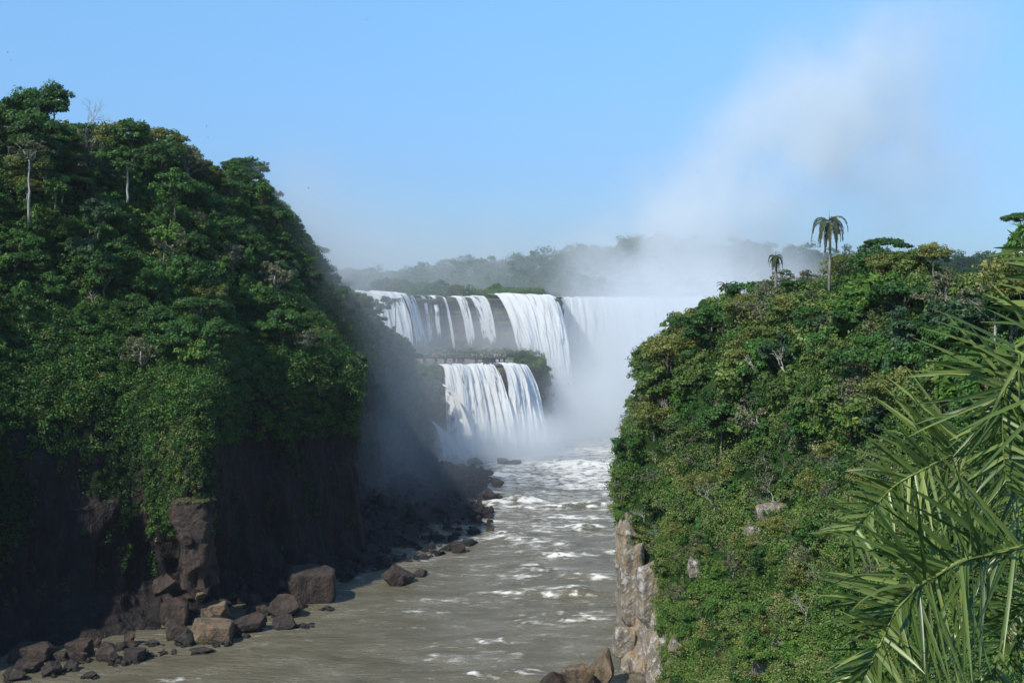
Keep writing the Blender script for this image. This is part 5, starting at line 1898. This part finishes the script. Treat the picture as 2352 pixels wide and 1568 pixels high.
m, t, nd, ln, out = newmat('haze_air')
pv = nd.new('ShaderNodeVolumePrincipled')
pv.inputs['Color'].default_value = (.90, .95, 1.0, 1)
pv.inputs['Density'].default_value = 0.00003
pv.inputs['Anisotropy'].default_value = 0.0
ln.new(pv.outputs[0], out.inputs['Volume'])
hz_ = vol_box('haze', (-900, -60, -9), (1500, 1700, 170)).build('haze', m)
tag(hz_, kind='stuff')


def spray_mat(name, blobs, nscale, color, step=1.0, lo=.35, hi=.75, mapping=(1, 1, .8)):
    m, t, nd, ln, out = newmat(name)
    tc = nd.new('ShaderNodeTexCoord')
    vec = tc.outputs['Object']
    ns = noise(nd, ln, nscale, 5, .6, vec, mapping)
    mr = nd.new('ShaderNodeMapRange')
    mr.inputs[1].default_value = lo
    mr.inputs[2].default_value = hi
    mr.inputs[3].default_value = .05
    mr.inputs[4].default_value = 1.8
    ln.new(ns.outputs[0], mr.inputs[0])
    tot = None
    for (cx, cy_, cz, rx, ry, rz, dn) in blobs:
        v1 = nd.new('ShaderNodeVectorMath')
        v1.operation = 'SUBTRACT'
        ln.new(vec, v1.inputs[0])
        v1.inputs[1].default_value = (cx, cy_, cz)
        v2 = nd.new('ShaderNodeVectorMath')
        v2.operation = 'MULTIPLY'
        ln.new(v1.outputs[0], v2.inputs[0])
        v2.inputs[1].default_value = (1 / rx, 1 / ry, 1 / rz)
        v3 = nd.new('ShaderNodeVectorMath')
        v3.operation = 'LENGTH'
        ln.new(v2.outputs[0], v3.inputs[0])
        mm = nd.new('ShaderNodeMapRange')
        mm.interpolation_type = 'SMOOTHSTEP'
        mm.inputs[1].default_value = 1.0
        mm.inputs[2].default_value = 0.0
        mm.inputs[3].default_value = 0
        mm.inputs[4].default_value = dn
        ln.new(v3.outputs['Value'], mm.inputs[0])
        tot = mm.outputs[0] if tot is None else math_(nd, ln, 'ADD', tot, mm.outputs[0])
    d = math_(nd, ln, 'MULTIPLY', tot, mr.outputs[0])
    pv = nd.new('ShaderNodeVolumePrincipled')
    pv.inputs['Color'].default_value = color + (1,)
    pv.inputs['Anisotropy'].default_value = .1
    ln.new(d, pv.inputs['Density'])
    ln.new(pv.outputs[0], out.inputs['Volume'])
    try:
        m.cycles.volume_step_rate = step
    except Exception:
        pass
    return m


# (x, y, z, radii, density) of the spray banks
low = [
    (78, 775, 10, 118, 105, 86, .085),     # cauldron of the horseshoe fall
    (40, 710, 0, 75, 90, 50, .05),
    (8, 620, 0, 52, 36, 32, .11),        # foot of the lower fall
    (-26, 613, 0, 38, 28, 24, .13),
    (-30, 735, 50, 85, 55, 34, .03),      # foot of the upper falls on the terrace
    (-58, 506, 40, 85, 76, 110, .0075),      # drift in front of the hazy headland
    (95, 800, 76, 90, 62, 40, .030),
    (160, 935, 105, 90, 50, 45, .030),
    (150, 850, 80, 110, 90, 50, .018),
    (20, 870, 84, 110, 60, 26, .006),
    (-20, 830, 60, 230, 250, 120, .0020),
    (60, 1000, 80, 420, 240, 90, .0042),
]
low += [
    (138, 915, 138, 88, 75, 62, .030),
    (190, 900, 176, 92, 80, 72, .029),
    (238, 900, 222, 96, 80, 80, .026),
    (285, 890, 180, 95, 80, 95, .012),
    (290, 900, 262, 85, 80, 60, .010),
    (85, 930, 105, 70, 60, 45, .025),
    (-80, 520, 60, 52, 76, 110, .016),
    (-82, 490, 96, 44, 40, 56, .012),
    (18, 662, 28, 32, 32, 36, .016),
]
sm = spray_mat('spray_air', low, .02, (.95, .98, .985), step=.45)
tag(vol_box('spray', (-400, 395, -1.2), (560, 1290, 320)).build('spray', sm), kind='stuff')

# ================================================================== LABELS OF THE FOREST TREES
AREA = {'left': ('left hill', 'trees on the left hill'), 'haze': ('hazy headland', 'trees on the hazy headland'), 'right': ('right hill', 'trees on the right hill'), 'rlow': ('right hill', 'trees on the right hill'), 'upper': ('cliff top by the upper falls', 'trees by the upper falls')}
BANDS = {'left': [(330, 'skyline of'), (470, 'highest belt of'), (600, 'upper middle belt of'), (740, 'lower middle belt of'), (9999, 'belt above the dark cliff,')],
         'haze': [(520, 'upper part of'), (660, 'middle of'), (9999, 'lower part of')],
         'right': [(640, 'skyline of'), (740, 'top belt of'), (840, 'upper middle of'), (960, 'middle of'), (1150, 'below the middle of'), (9999, 'lower slope of')]}
BANDS['rlow'] = BANDS['right']
BANDS['upper'] = [(9999, 'along')]
grp = {}
for key, area, r in PLACED:
    q = (r.location.x, r.location.y, r.location.z + 8 * r.scale[2])
    U, V = proj(q)
    band = [b[1] for b in BANDS[area] if V < b[0]][0]
    grp.setdefault((key, AREA[area][0], band), []).append((U, r, AREA[area][1]))


def ordw(k):
    if k < 20:
        return ORD[k]
    n = k + 1
    return f"{n}{'th' if 10 <= n % 100 <= 20 else {1: 'st', 2: 'nd', 3: 'rd'}.get(n % 10, 'th')}"


for (key, ar, band), lst in grp.items():
    lst.sort(key=lambda a: a[0])
    for k, (U, r, g_) in enumerate(lst):
        look = SPECIES[key]['look']
        if len(lst) == 1:
            lab = f'{look}, the only one, {band} {ar}'
        else:
            lab = f'{look}, {band} {ar}, {ordw(k)} from left'
        tag(r, lab, 'tree', g_)
bands = {}
for q, U, V, o in SHRUBS:
    b = 'high on the left hill' if U < 600 and V < 500 else 'on the middle left hill' if U < 600 else 'under the tree belt' if V < 950 else 'in the middle scrub' if V < 1150 else 'in the scrub below the middle' if V < 1330 else 'on the lower slope'
    bands.setdefault(b, []).append((U, o))
for b, l_ in bands.items():
    for k, (U, o) in enumerate(sorted(l_, key=lambda a: a[0])):
        tag(o, f"leafless twiggy shrub {b}{'' if 'left' in b else ' of the right hill'}, {ordw(k)} from left", 'shrub', 'leafless shrubs on the hills')
print('trees', len(PLACED), 'objects', len(bpy.data.objects))
